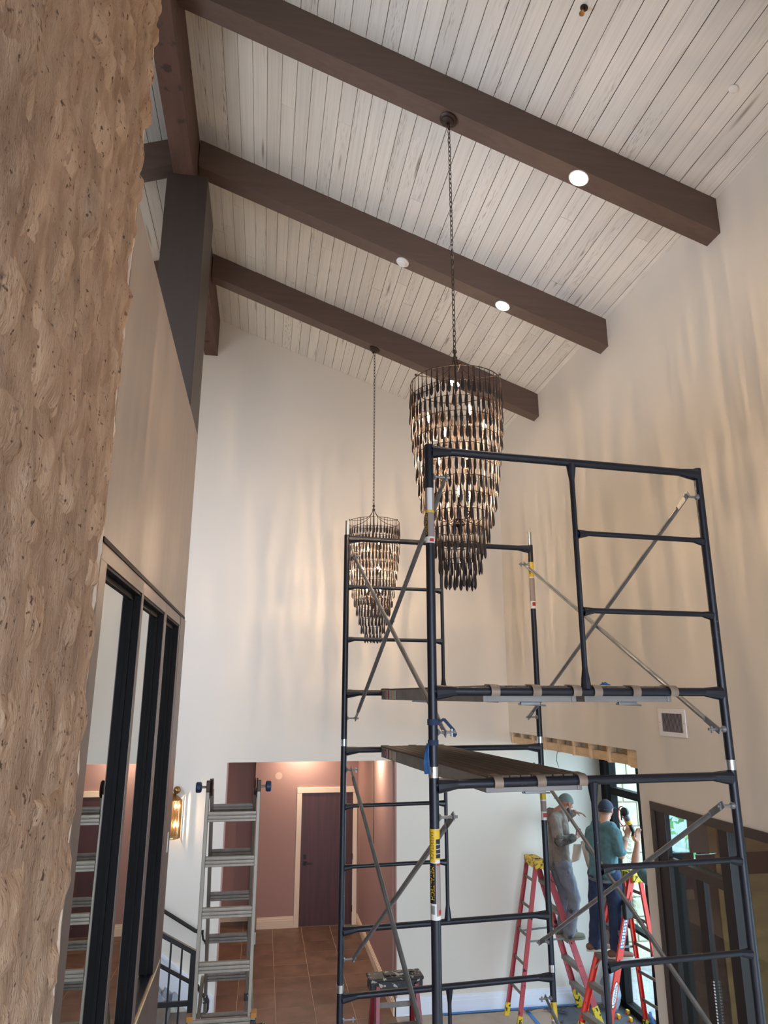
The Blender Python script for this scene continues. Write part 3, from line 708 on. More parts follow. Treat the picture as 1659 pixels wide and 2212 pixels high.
# ================================================================ SCAFFOLD
PSI = .08033879; SO = Vector((.75229535, 3.18287188, 0)); sa = Vector((cos(PSI), sin(PSI), 0)); sb = Vector((-sin(PSI), cos(PSI), 0))
WD, LN, HH = 1.524, 2.0661, 1.5415
ZT = [.2765, 1.8178, 3.3593]           # feet of the three tiers of frames
def S(u, v, z): return SO+sa*u+sb*v+Vector((0, 0, z))
tower = thing('scaffold_tower', S(WD/2, LN/2, 0), 'three-tier navy painted scaffold tower filling the right foreground', 'scaffold')
RL = .0215
def stub(p, q, r0, r1, n=10):   # flared weld end
    p = Vector(p); q = Vector(q); return MB().tube([p, p+(q-p)*.5, q], [r0, r0*.55+r1*.45, r1], n, caps=False)
for far in (0, 1):
    for t in range(3):
        z0 = ZT[t]; v = LN*far; fl = (lambda u: WD-u) if far else (lambda u: u)
        fr = part('scaffold_frame', MB().tube([S(0, v, z0), S(0, v, z0+HH-.006)], RL, 14), M['steelblack'], tower)
        fr.name = 'scaffold_frame'
        # the frame object itself carries one leg; everything else is a sub-part
        part('leg', MB().tube([S(WD, v, z0), S(WD, v, z0+HH-.006)], RL, 14), M['steelblack'], fr)
        def cross(nm, u0, u1, z, r, fe=.034, fl_len=.11):
            b = MB().tube([S(u0, v, z), S(u1, v, z)], r, 12)
            d = 1 if u1 > u0 else -1
            b.v += []; k = stub(S(u0+d*.012, v, z-.006), S(u0+d*fl_len, v, z), fe, r); b.add(k.v, k.f)
            k = stub(S(u1-d*.012, v, z-.006), S(u1-d*fl_len, v, z), fe, r); b.add(k.v, k.f)
            return part(nm, b, M['steelblack'], fr)
        cross('top_bar', 0, WD, z0+1.508, .0205); cross('bottom_bar', 0, WD, z0+.362, .0205)
        um = .768
        b = MB().tube([S(fl(um), v, z0+.37), S(fl(um), v, z0+1.505)], .0135, 10)
        k = stub(S(fl(um), v, z0+.375), S(fl(um), v, z0+.47), .026, .0135); b.add(k.v, k.f); k = stub(S(fl(um), v, z0+1.5), S(fl(um), v, z0+1.41), .026, .0135); b.add(k.v, k.f)
        part('upright', b, M['steelblack'], fr)
        for zz in (1.137, .748): cross('rung', fl(um), fl(WD), z0+zz, .0135, .024, .07)
        # brace studs on the inner side of both legs
        for u in (0, WD):
            s_ = 1 if u == 0 else -1
            for zz in (.185, 1.375):
                b = MB().tube([S(u+s_*.017, v, z0+zz), S(u+s_*.03, v, z0+zz)], [.02, .010], 10).tube([S(u+s_*.025, v, z0+zz), S(u+s_*.105, v, z0+zz)], .0065, 8).tube([S(u+s_*.088, v, z0+zz-.018), S(u+s_*.088, v, z0+zz+.014)], .006, 6)
                part('brace_stud', b, M['galv'], fr)
        # bright coupling collar at the joint below
        if t:
            for u in (0, WD): part('collar', MB().tube([S(u, v, z0-.004), S(u, v, z0+.042)], RL+.0022, 14), M['chrome'], fr)
        if t == 2 and far:
            for u in (0, WD): part('coupling_pin', MB().tube([S(u, v, z0+HH-.02), S(u, v, z0+HH+.105)], .0165, 12).tube([S(u, v-.018, z0+HH+.06), S(u, v-.012, z0+HH+.06)], .005, 8), M['chrome'], fr)
# castors below
for u in (0, WD):
    for v in (0, LN):
        p = S(u, v, 0); cst = part('caster', MB().tube([(p.x, p.y, .20), (p.x, p.y, .30)], .017, 10).obox((p.x, p.y, .205), (.09, .09, .012), Matrix.Identity(3), .003), M['galv'], tower)
        part('wheel', MB().lathe([(.03, -.024), (.096, -.024), (.1, -.016), (.1, .016), (.096, .024), (.03, .024)], (p.x, p.y, .1), (1, 0, 0), 22), M['blackpl'], cst)
        part('fork', MB().obox((p.x-.034, p.y, .15), (.006, .05, .12), Matrix.Identity(3)).obox((p.x+.034, p.y, .15), (.006, .05, .12), Matrix.Identity(3)), M['galv'], cst)
# cross braces
def brace(t, u, z0v0, z1v1, out):
    s_ = 1 if u == 0 else -1; uu = u+s_*(.055+out*.028); z0 = ZT[t]
    A = S(uu, 0, z0+z0v0); B = S(uu, LN, z0+z1v1); d = (B-A).normalized(); A2 = A-d*.02; B2 = B+d*.02; r = .0128
    b = MB().tube([A+d*.09, A+d*.13, B-d*.13, B-d*.09], [r*.9, r, r, r*.9], 10)
    for P, e in ((A, 1), (B, -1)):
        p0 = P-d*e*.022; p1 = P+d*e*.10; b.bar(p0, p1, .006, .032, up=d.cross(sa), bev=.002); b.tube([P-sa*.012, P+sa*.012], .0085, 8)
    part('cross_brace', b, M['galv'], tower)
for t in (1, 2):
    for u in (0, WD):
        brace(t, u, .185, 1.375, 0); brace(t, u, 1.375, .185, 1)
        s_ = 1 if u == 0 else -1; c = S(u+s_*.07, LN/2, ZT[t]+.78)
        part('brace_pivot', MB().tube([c-sa*.028, c+sa*.028], .007, 8), M['galv'], tower)
brace(0, WD, .185, 1.375, 0); brace(0, WD, 1.375, .185, 1)
# stickers on the legs: thin curved sleeves, lettering as relief print
view = atan2(-1, .25)
def sleeve(parent, u, v, z0, z1, m, a0, a1, r=RL+.0006, name='sticker'):
    """curved label on a leg; a0..a1 angles measured from the side that faces the viewer (radians, + to the right)"""
    p = S(u, v, 0); base = atan2(-p.y, -p.x); b = MB()
    def f(i, j):
        a = base+a0+(a1-a0)*i; return (p.x+r*cos(a), p.y+r*sin(a), z0+(z1-z0)*j)
    b.grid(f, 12, 1); return part(name, b, M[m], parent, normals=False)
def leg_text(parent, u, v, zc_, ac, body, size, m, r=RL+.0014, sx_=1.0):
    p = S(u, v, 0); base = atan2(-p.y, -p.x); b = MB()
    def fn(x, y):
        a = base+ac+y*sx_/r; return (p.x+r*cos(a), p.y+r*sin(a), zc_-x)
    text_mb(b, body, fn, size); return part('lettering', b, M[m], parent, normals=False, smooth=False)
frs = [o for o in tower.children if o.name.startswith('scaffold_frame')]
nf = {0: frs[0], 1: frs[1], 2: frs[2]}; ff = {0: frs[3], 1: frs[4], 2: frs[5]}
F_ = nf[1]                              # near left leg, middle tier: the yellow and black label
sleeve(F_, 0, 0, 2.80, 3.15, 'whiteprint', -1.6, 1.6, RL+.0003)
sleeve(F_, 0, 0, 3.02, 3.15, 'yelprint', -1.6, 0.1, RL+.0006); sleeve(F_, 0, 0, 3.03, 3.148, 'yelprint', .1, 1.6, RL+.0006)
sleeve(F_, 0, 0, 3.036, 3.11, 'blkprint', .2, 1.5, RL+.0009)
for k in range(3): sleeve(F_, 0, 0, 3.052+k*.018, 3.0545+k*.018, 'whiteprint', .25, 1.5, RL+.0012)
leg_text(F_, 0, 0, 3.085, -.62, 'SAFERSTACK', .019, 'blkprint', sx_=1.15)
sleeve(F_, 0, 0, 2.862, 3.016, 'blkprint', -1.6, .15, RL+.0006)
leg_text(F_, 0, 0, 2.94, -.62, 'METALTECH', .0235, 'yelprint', sx_=1.1)
sleeve(F_, 0, 0, 2.815, 3.016, 'greyprint', .2, 1.6, RL+.0006); sleeve(F_, 0, 0, 3.008, 3.014, 'red', .25, 1.5, RL+.0009); sleeve(F_, 0, 0, 2.82, 2.838, 'red', .6, 1.6, RL+.0009)
for k in range(7): sleeve(F_, 0, 0, 2.822, 2.855, 'blkprint', -.95+k*.12, -.95+k*.12+(.05 if k % 2 else .08), RL+.0009, 'barcode')
G_ = nf[2]                              # near left leg, top tier: worn label
sleeve(G_, 0, 0, 4.40, 4.67, 'greyprint', -1.6, 1.6, RL+.0003); sleeve(G_, 0, 0, 4.40, 4.43, 'whiteprint', -1.6, 1.6, RL+.0006); sleeve(G_, 0, 0, 4.405, 4.421, 'red', -.1, .9, RL+.0009)
sleeve(G_, 0, 0, 4.548, 4.56, 'yelprint', -1.6, 1.6, RL+.0006); sleeve(G_, 0, 0, 4.56, 4.67, 'whiteprint', -.5, .6, RL+.0006); sleeve(G_, 0, 0, 4.43, 4.545, 'blkprint', -1.6, -.45, RL+.0006)
leg_text(G_, 0, 0, 4.49, -.85, 'METALTECH', .018, 'yelprint')
for fr, top, bot in ((ff[2], 4.753, 4.377), (ff[1], 3.02, 2.81), (ff[0], 1.63, 1.3)):
    sleeve(fr, WD, LN, bot, top, 'whiteprint', -1.6, 1.6, RL+.0003); m1 = top-(top-bot)*.32
    sleeve(fr, WD, LN, m1, top, 'yelprint', -1.6, 1.6, RL+.0006); sleeve(fr, WD, LN, bot+.06, m1-.01, 'greyprint', -1.0, 1.6, RL+.0006); sleeve(fr, WD, LN, bot+.02, bot+.05, 'red', -.2, 1.2, RL+.0009)
    leg_text(fr, WD, LN, (m1+top)/2, -.5, 'SAFERSTACK', .014, 'blkprint')

# ---- planks lying on the bars
plank_no = 0
def plank(u0, u1, zbar, label):
    top = zbar+.027; b = MB(); root = thing('scaffold_plank', S((u0+u1)/2, LN/2, top-.075), label, 'plank')
    R = Matrix((sa, sb, Vector((0, 0, 1)))).transposed()
    nb = 9; w = (u1-u0)/nb
    for k in range(nb):
        um = u0+(k+.5)*w; part('deck_strip', MB().obox(S(um, LN/2, top-.006), (w-.006, LN-.05, .012), R, .0025), M['deckply'], root)
    for k, uu in enumerate((u0+.012, u1-.012)):
        part('side_rail', MB().obox(S(uu, LN/2, top-.042), (.024, LN-.10, .066), R, .004), M['plankalu'], root)
    for vv in (.045, LN-.045): part('end_rail', MB().obox(S((u0+u1)/2, vv+(.02 if vv < 1 else -.02), top-.050), (u1-u0-.03, .02, .05), R, .003), M['plankalu'], root)
    for vv in (.55, 1.05, 1.5): part('crossmember', MB().obox(S((u0+u1)/2, vv, top-.048), (u1-u0-.05, .03, .04), R, .003), M['plankalu'], root)
    for far in (0, 1):
        for q in (.07, .5, .93):
            um = u0+(u1-u0)*q; s_ = -1 if far == 0 else 1; v0 = LN*far; bb = MB(); pts = []
            for t in [i/7 for i in range(8)]:
                an = -.15*pi+t*1.15*pi; pts.append((v0+s_*.0245*sin(an)*1.0, zbar+.0245*cos(an)))
            pts = [(v0-s_*.06, top+.001)]+[(v0+s_*.0250*sin(t), zbar+.0250*cos(t)) for t in [i*pi*.75/6 for i in range(7)]]
            hw = .021; vs = []; fs = []
            for (vv, zz) in pts: vs += [S(um-hw, vv, zz), S(um+hw, vv, zz)]
            pts2 = [(v0-s_*.06, top+.006)]+[(v0+s_*.0300*sin(t), zbar+.0300*cos(t)) for t in [i*pi*.75/6 for i in range(7)]]
            n0 = len(vs)
            for (vv, zz) in pts2: vs += [S(um-hw, vv, zz), S(um+hw, vv, zz)]
            m_ = len(pts)
            for i in range(m_-1):
                a_, b_, c_, d_ = 2*i, 2*i+1, 2*i+3, 2*i+2
                fs += [(a_, b_, c_, d_), (n0+d_, n0+c_, n0+b_, n0+a_), (a_, d_, n0+d_, n0+a_), (b_, n0+b_, n0+c_, c_)]
            fs += [(0, n0, n0+1, 1), (2*m_-2, 2*m_-1, n0+2*m_-1, n0+2*m_-2)]
            part('hook', bb.add(vs, fs), M['hook'], root)
    # wind latch below both ends
    for vv in (.10, LN-.16): part('latch', MB().obox(S((u0+u1)/2+.02, vv, top-.082), (.10, .02, .016), R, .003).tube([S((u0+u1)/2-.04, vv, top-.085), S((u0+u1)/2+.11, vv+.02, top-.092)], .004, 6), M['galv'], root)
    # warning print on the far left flank
    for k, (m, a0, a1) in enumerate((('greyprint', .03, .10), ('red', .11, .15), ('whiteprint', .15, .19), ('red', .19, .23), ('whiteprint', .23, .28), ('yelprint', .285, .31), ('whiteprint', .315, .40))):
        part('print', MB().obox(S(u0-.0008, LN-.05-(a0+a1)/2, top-.042), (.0012, a1-a0, .056), R), M[m], root, smooth=False)
    for k in range(4): part('print', MB().obox(S(u0-.0018, LN-.05-.125-k*.027, top-.042), (.0008, .010, .034), R), M['whiteprint' if k % 2 == 0 else 'red'], root, smooth=False)
    return root
plank(.262, .742, ZT[2]+.362, 'upper scaffold plank on the left of its twin, with printed flank towards the left')
plank(.785, 1.265, ZT[2]+.362, 'upper scaffold plank on the right of its twin, nearer the wall grille')
plank(.262, .742, ZT[1]+1.508, 'single lower scaffold plank with ribbed brown deck seen from above')
# blue rag tied on the near left leg, and its loose end
p = S(0, 0, 0); root = thing('blue_rag', S(0, 0, 3.4), 'blue rag tied around the near left scaffold leg', 'rag')
M['rag'] = mat('blue_rag_cloth', lin(58, 104, 152), .9, var=.3, scale=(30, 30, 30)); M['rag2'] = mat('dark_rag_cloth', lin(44, 58, 84), .9)
b = MB()
def rg(u, v):
    q = S(-.030-.012*sin(3*v)*u, -.030-.01*v, 3.50-.125*v); return q-sa*(.022*u*(.4+.6*v))+sb*(.006*sin(9*u+4*v))
b.grid(rg, 6, 10); b2 = MB()
def rg2(u, v):
    q = S(-.030-.012*sin(3*v)*u, -.032-.01*v, 3.50-.125*v); return q-sa*(.022*u*(.4+.6*v))+sb*(.006*sin(9*u+4*v)-.003)
b.grid(rg2, 6, 10); part('hanging_end', b, M['rag'], root)
q0 = [S(.02, -.012, 3.585), S(.05, -.005, 3.60), S(.075, 0, 3.575), S(.10, .004, 3.55), S(.108, .004, 3.528), S(.085, .002, 3.535)]
b = MB(); 
for i in range(len(q0)-1): b.bar(q0[i], q0[i+1], .004, .014, up=(sa.x, sa.y, 1), bev=.001)
part('loop', b, M['rag2'], root)
part('knot', MB().tube([S(0, 0, 3.575), S(0, 0, 3.600)], RL+.004, 12).tube([S(0, 0, 3.49), S(0, 0, 3.512)], RL+.003, 12), M['rag2'], root)

p = S(.905, .06, ZT[2]+.362+.027); root = thing('blue_scrap', p, 'small crumpled blue rag lying on the upper planks by the inner upright', 'rag')
b = MB(); b.grid(lambda u, v: p+sa*(.055*(u-.5))+sb*(.035*(v-.5))+Vector((0, 0, .004+.014*sin(pi*u)*sin(pi*v)*(1+.8*noise.noise(Vector((u*5, v*5, 3)))))), 10, 8); part('cloth', b, M['rag'], root, normals=False)

# ================================================================ LADDERS
def rail_channel(b, p, q, w, d, side):
    """C-section rail: w across the flange (towards side), d depth"""
    b.bar(p, q, w, d, up=side, bev=.004); return b
# ---- aluminium folding ladder standing before the corridor
LY, LZ = 5.95, 2.98
root = thing('folding_ladder', (-.19, 6.3, 0), 'aluminium folding multi-position ladder standing in an A shape before the corridor', 'ladder')
def lp(x, z, rear):   # point on one section
    k = (LZ-z)
    return Vector((x, LY+(.06+.44*k if rear else -.02*k), z))
XA, XB, XA2, XB2 = -.385, .003, -.357, -.027
for (xa, xb, rear, nm) in ((XA, XB, 0, 'front_rail'), (XA2, XB2, 1, 'rear_rail')):
    for s_, x in ((-1, xa), (1, xb)):
        p, q = lp(x, 1.30 if not rear else 1.18, rear), lp(x, LZ, rear)
        d = (q-p).normalized(); b = MB().bar(p, q, .026, .062, up=(0, -1, .02), bev=.003)
        part(nm, b, M['alu'] if not rear else M['alu2'], root)
        # flared outer section below
        b = MB(); p2 = lp(x+s_*.028, 1.46, rear); q2 = lp(x+s_*(.028+.10), .02, rear); b.bar(q2, p2, .028, .07, up=(0, -1, .02), bev=.003)
        part('outer_rail', b, M['alu'], root)
        c = q2; part('rubber_foot', MB().obox((c.x, c.y, .02), (.05, .09, .04), Matrix.Identity(3), .006), M['blackpl'], root)
def rung(z, rear, xa, xb, h=.078):
    b = MB(); p = lp(xa, z, rear); q = lp(xb, z, rear); y = p.y
    for k in range(3):
        zz = z+h/2-(k+.5)*h/3; b.obox(((xa+xb)/2, y-.030-(.006 if k == 1 else 0), zz), (xb-xa, .012, h/3-.006), Matrix.Identity(3), .003)
    b.obox(((xa+xb)/2, y-.014, z), (xb-xa, .03, h-.01), Matrix.Identity(3), .004)
    return part('rung', b, M['alu'] if not rear else M['alu2'], root)
for z in (2.838-.035, 2.49, 2.145, 1.79): rung(z, 0, XA+.012, XB-.012)
rung(1.43, 0, XA-.03, XB+.03); rung(1.08, 0, XA-.06, XB+.06); rung(.73, 0, XA-.08, XB+.08); rung(.38, 0, XA-.10, XB+.10)
for z in (2.845, 2.49, 2.145, 1.80, 1.48): rung(z, 1, XA2+.012, XB2-.012, .07)
rung(1.13, 1, XA2-.03, XB2+.03, .07); rung(.78, 1, XA2-.05, XB2+.05, .07); rung(.43, 1, XA2-.07, XB2+.07, .07)
for s_, x in ((-1, XA), (1, XB)):
    hp = Vector((x, LY+.03, LZ+.03))
    h = part('hinge', MB().lathe([(.002, -.006), (.062, -.006), (.065, 0), (.062, .006), (.002, .006)], hp-Vector((s_*.03, 0, 0)), (1, 0, 0), 22).obox(hp+Vector((0, -.018, -.02)), (.03, .03, .14), Matrix.Identity(3), .004).obox(hp+Vector((-s_*.014, .018, -.01)), (.012, .03, .14), Matrix.Identity(3), .003), M['iron'], root)
    part('lock_pin', MB().tube([hp+Vector((s_*.01, 0, 0)), hp+Vector((s_*.07, 0, 0))], .009, 10), M['alu2'], h)
    part('lock_knob', MB().lathe([(.010, .048), (.034, .052), (.04, .060), (.04, .088), (.034, .094), (.004, .096)], hp, (s_, 0, 0), 14), mat('dark_blue_plastic', lin(34, 48, 82), .45), h)
for s_, x in ((-1, XA-.03), (1, XB+.03)):
    part('lock_bracket', MB().obox((x, lp(x, 1.45, 0).y-.005, 1.475), (.045, .075, .035), Matrix.Identity(3), .004), mat('amber_plastic', lin(176, 120, 44), .5), root)
    part('lock_block', MB().obox((x, lp(x, 1.4, 0).y-.012, 1.40), (.042, .07, .09), Matrix.Identity(3), .005), M['blackpl'], root)
part('release_lever', MB().tube([(XB+.05, 5.9, 1.40), (XB+.12, 5.9, 1.405)], .014, 10), M['blackpl'], root)
for x in (XA2, XB2): part('rear_bracket', MB().obox((x, lp(x, 1.3, 1).y-.035, 1.30), (.036, .02, .06), Matrix.Identity(3), .004), M['blackpl'], root)
for z in (2.2, 2.86): part('latch_tab', MB().obox((XB+.017, LY-.035, z-.9), (.012, .012, .08), Matrix.Identity(3), .003), M['alu'], root)

# ---- fibreglass step ladders
def step_ladder(c, dirf, H, label, rail_m, cap_m, spread_f=.60, spread_r=.42, wtop=.30, wf=.56, wr=.50, steps=5, wside=None, foot_m=None):
    """c: point under the cap; dirf: unit direction (on plan) in which the climbing side opens"""
    root = thing('step_ladder', (c[0], c[1], 0), label, 'ladder'); f = Vector((dirf[0], dirf[1], 0)).normalized(); w = Vector((-f.y, f.x, 0)); C = Vector((c[0], c[1], 0)); up = Vector((0, 0, 1))
    R = Matrix((w, f, up)).transposed(); foot_m = foot_m or M['yellow']
    def P(front, s_, z):
        t = 1-z/(H-.03); a = (.055+(spread_f-.055)*t) if front else -(.05+(spread_r-.05)*t); ww = (wtop+((wf if front else wr)-wtop)*t)/2
        return C+f*a+w*(s_*ww)+up*z
    for front in (1, 0):
        for s_ in (-1, 1):
            a, b_ = P(front, s_, .05), P(front, s_, H-.04); b = MB(); d = (b_-a).normalized(); sd = w
            fl = (f*(1 if front else -1)).normalized()
            b.bar(a, b_, .006, .072 if front else .05, up=fl, bev=.001)
            for k in (-1, 1): b.bar(a+fl*k*(.033 if front else .022)-w*s_*.012, b_+fl*k*(.033 if front else .022)-w*s_*.012, .026, .006, up=fl, bev=.001)
            r_ = part('front_rail' if front else 'rear_rail', b, rail_m, root)
            fp = P(front, s_, .06); b = MB().bar(P(front, s_, .0)-w*s_*.008, P(front, s_, .2 if front else .14)-w*s_*.008, .036, .078 if front else .058, up=fl, bev=.004)
            part('foot', b, foot_m, r_)
    for k in range(1, steps+1):
        z = k*(H-.03)/(steps+.85); a, b_ = P(1, -1, z), P(1, 1, z); q = (a+b_)/2; L = (b_-a).length
        b = MB()
        for j in range(4): b.obox(q+f*(-.03+.02*j+.0)-up*0, (L-.006, .015, .012), R, .002)
        b.obox(q+f*.036-up*.022, (L-.006, .006, .05), R, .001); b.obox(q-f*.04-up*.018, (L-.006, .006, .04), R, .001)
        part('step', b, M['alu2'], root)
        if k in (1, steps-2):
            for s_ in (-1, 1): part('step_brace', MB().bar(P(1, s_, z-.16)-w*s_*.02, q+w*s_*(L/2-.11)-up*.01, .004, .02, up=f), M['alu'], root)
    for k in range(1, steps+1):
        z = k*(H-.03)/(steps+.85)+.05; a, b_ = P(0, -1, z), P(0, 1, z); q = (a+b_)/2
        part('rear_brace', MB().bar(a, b_, .012, .034, up=up, bev=.002), M['alu2'], root)
    for s_ in (-1, 1):
        z = H*.52; part('spreader', MB().bar(P(1, s_, z)+w*s_*.012, P(0, s_, z-.02)+w*s_*.012, .004, .022, up=up, bev=.001).tube([C+w*s_*((wtop+.12)/2+.01)+up*(z-.01), C+w*s_*((wtop+.12)/2+.03)+up*(z-.01)], .009, 8), M['galv'], root)
    cap = part('top_cap', MB().obox(C+up*(H-.012), (wtop+.10, .155, .024), R, .008).obox(C+up*(H-.055)+f*.068, (wtop+.08, .014, .09), R, .005).obox(C+up*(H-.055)-f*.068, (wtop+.08, .014, .08), R, .005).obox(C+up*(H-.05)+w*(wtop/2+.035), (.014, .14, .08), R, .004).obox(C+up*(H-.05)-w*(wtop/2+.035), (.014, .14, .08), R, .004), cap_m, root)
    part('tool_tray', MB().obox(C+up*(H+.004), (wtop*.55, .07, .010), R, .003).lathe([(.02, 0), (.028, 0), (.028, .006), (.02, .006)], C+up*(H-.002)+w*(wtop*.42), up, 12, caps=False), cap_m, cap)
    return root, P, f, w, R
l1, P1, f1, w1_, R1 = step_ladder((3.43, 9.10), (1, .02), 1.76, 'scuffed red step ladder with yellow top, against the white far wall', M['redfib'], M['yellow'], .60, .38, .30, .56, .42)
l2, P2, f2, w2_, R2 = step_ladder((4.27, 8.36), (-1, -.16), 1.75, 'bright orange-red step ladder with yellow top, beside the alcove glass', M['orangefib'], M['yellow'], .66, .24, .30, .50, .42)
l3, P3, f3, w3_, R3 = step_ladder((1.035, 5.70), (.03, -1), 1.745, 'dark red step ladder with paint-splashed black top behind the scaffold', M['darkredfib'], M['blackpl'], .5, .4, .30, .52, .46, foot_m=M['blackpl'])
# print on the orange ladder: size chart and an oval badge with script
def rail_face(P, s_, z, off, side, wv, dv=.0): return P(1, s_, z)
sgn = 1
def on_rail(z, t):   # point on the outer face of the rail nearest the viewer
    s_ = 1 if (w2_.y < 0) else -1
    return P2(1, s_, z)+w2_*s_*.0045+(f2*t)
def quad(b, z0, z1, t0, t1, lift=0.0):
    s_ = 1 if (w2_.y < 0) else -1
    b.add([on_rail(z0, t0)+w2_*s_*lift, on_rail(z0, t1)+w2_*s_*lift, on_rail(z1, t1)+w2_*s_*lift, on_rail(z1, t0)+w2_*s_*lift], [(0, 1, 2, 3)]); return b
rr = [o for o in l2.children if o.name.startswith('front_rail')]
s2 = 1 if (w2_.y < 0) else -1
rail_near = rr[1] if s2 == 1 else rr[0]
part('size_chart', quad(MB(), 1.02, 1.36, -.024, .024, .0005), M['blueprint'], rail_near, normals=False, smooth=False)
b = MB()
for k in range(11):
    for j in (-1, 1): quad(b, 1.03+k*.03, 1.051+k*.03, j*.011-.008, j*.011+.008, .001)
part('chart_cells', b, M['whiteprint'], rail_near, normals=False, smooth=False, kind='stuff')
part('chart_cap', quad(MB(), 1.365, 1.41, -.022, .022, .0005), M['yelprint'], rail_near, normals=False, smooth=False)
def oval(m, rz, rt, lift):
    b = MB(); s_ = s2; ps = [on_rail(.60+rz*cos(2*pi*k/28), rt*sin(2*pi*k/28))+w2_*s_*lift for k in range(28)]; b.add(ps, [tuple(range(28))]); return part('badge', b, M[m], rail_near, normals=False, smooth=False)
oval('blkprint', .125, .030, .0006); oval('whiteprint', .117, .026, .0009)
b = MB(); text_mb(b, 'Louisville', lambda x, y: on_rail(.60+x, y*1.0)+w2_*s2*.0013, .05); part('badge_script', b, M['blkprint'], rail_near, normals=False, smooth=False)

# ================================================================ PEOPLE
def capsule(b, p, q, r0, r1, n=12):
    p = Vector(p); q = Vector(q); d = q-p; L = d.length
    if L < 1e-5: return b.ball(p, r0, n, 8)
    d.normalize(); pts = []; rs_ = []
    for k in range(4): a = pi/2*(k+.15)/4; pts.append(p-d*r0*cos(a)); rs_.append(r0*sin(a))
    pts += [p, p.lerp(q, .33), p.lerp(q, .67), q]; rs_ += [r0, r0+(r1-r0)*.33, r0+(r1-r0)*.67, r1]
    for k in range(3, -1, -1): a = pi/2*(k+.15)/4; pts.append(q+d*r1*cos(a)); rs_.append(r1*sin(a))
    return b.tube(pts, rs_, n)
TMP = bpy.data.scenes.new('workbench')       # scratch scene, removed below
def fuse(name, b, m, parent, voxel=.008, smooth=4, wrinkle=0.0, wf=9.0, seed=0.0):
    """voxel-fuses overlapping limbs into one continuous skin"""
    off = root_loc(parent); me = bpy.data.meshes.new('tmp'); me.from_pydata([tuple(Vector(p)-off) for p in b.v], [], b.f); me.update(); fix_normals(me)
    o = bpy.data.objects.new('tmp', me); TMP.collection.objects.link(o)
    md = o.modifiers.new('r', 'REMESH'); md.mode = 'VOXEL'; md.voxel_size = voxel
    ms = o.modifiers.new('s', 'SMOOTH'); ms.factor = .5; ms.iterations = smooth
    TMP.view_layers[0].update(); dg = TMP.view_layers[0].depsgraph; ev = o.evaluated_get(dg); nm = bpy.data.meshes.new_from_object(ev)
    bpy.data.objects.remove(o); bpy.data.meshes.remove(me)
    if wrinkle:
        nv = len(nm.vertices); co = [0.0]*(3*nv); no = [0.0]*(3*nv); nm.vertices.foreach_get('co', co); nm.vertices.foreach_get('normal', no)
        for i in range(0, 3*nv, 3):
            c = Vector((co[i], co[i+1], co[i+2]))*wf
            k = wrinkle*(noise.noise(Vector((c.x+seed, c.y, c.z*.6)))+.5*noise.noise(c*2.3+Vector((0, seed, 0))))
            co[i] += no[i]*k; co[i+1] += no[i+1]*k; co[i+2] += no[i+2]*k
        nm.vertices.foreach_set('co', co); nm.update()
    nm.materials.clear(); nm.materials.append(m); nm.polygons.foreach_set('use_smooth', [True]*len(nm.polygons)); nm.name = name
    return link_mesh(name, nm, parent)
def hand(b, wrist, d, nrm, thumb, curl=.35, s=1.0):
    """palm and five separate fingers: d pointing direction, nrm out of the palm, thumb = +1/-1 side"""
    wrist = Vector(wrist); d = Vector(d).normalized(); nrm = Vector(nrm); nrm = (nrm-d*nrm.dot(d)).normalized(); sd = d.cross(nrm)*thumb
    for k in (-1.3, -.45, .45, 1.3): capsule(b, wrist+sd*k*.011*s, wrist+d*.082*s+sd*k*.0185*s, .014*s, .0115*s, 8)
    for k, L in ((1.35, .070), (.47, .079), (-.45, .074), (-1.35, .058)):
        p = wrist+d*.084*s+sd*k*.0195*s; a = curl*.7; dd = d
        for seg, r0, r1 in ((.45, .0095, .0088), (.31, .0088, .0080), (.24, .0080, .0072)):
            dd = (d*cos(a)+nrm*sin(a)); q = p+dd*L*seg*s; capsule(b, p, q, r0*s, r1*s, 8); p = q; a += curl
    p = wrist+d*.022*s+sd*.022*s; dd = (d*.62+sd*.75+nrm*.25).normalized(); q = p+dd*.045*s; capsule(b, p, q, .0125*s, .0105*s, 8)
    d2 = (d*.85+sd*.35+nrm*(.2+curl*.6)).normalized(); q2 = q+d2*.032*s; capsule(b, q, q2, .0105*s, .0085*s, 8); capsule(b, q2, q2+(d2+nrm*.3).normalized()*.022*s, .0085*s, .0075*s, 8)
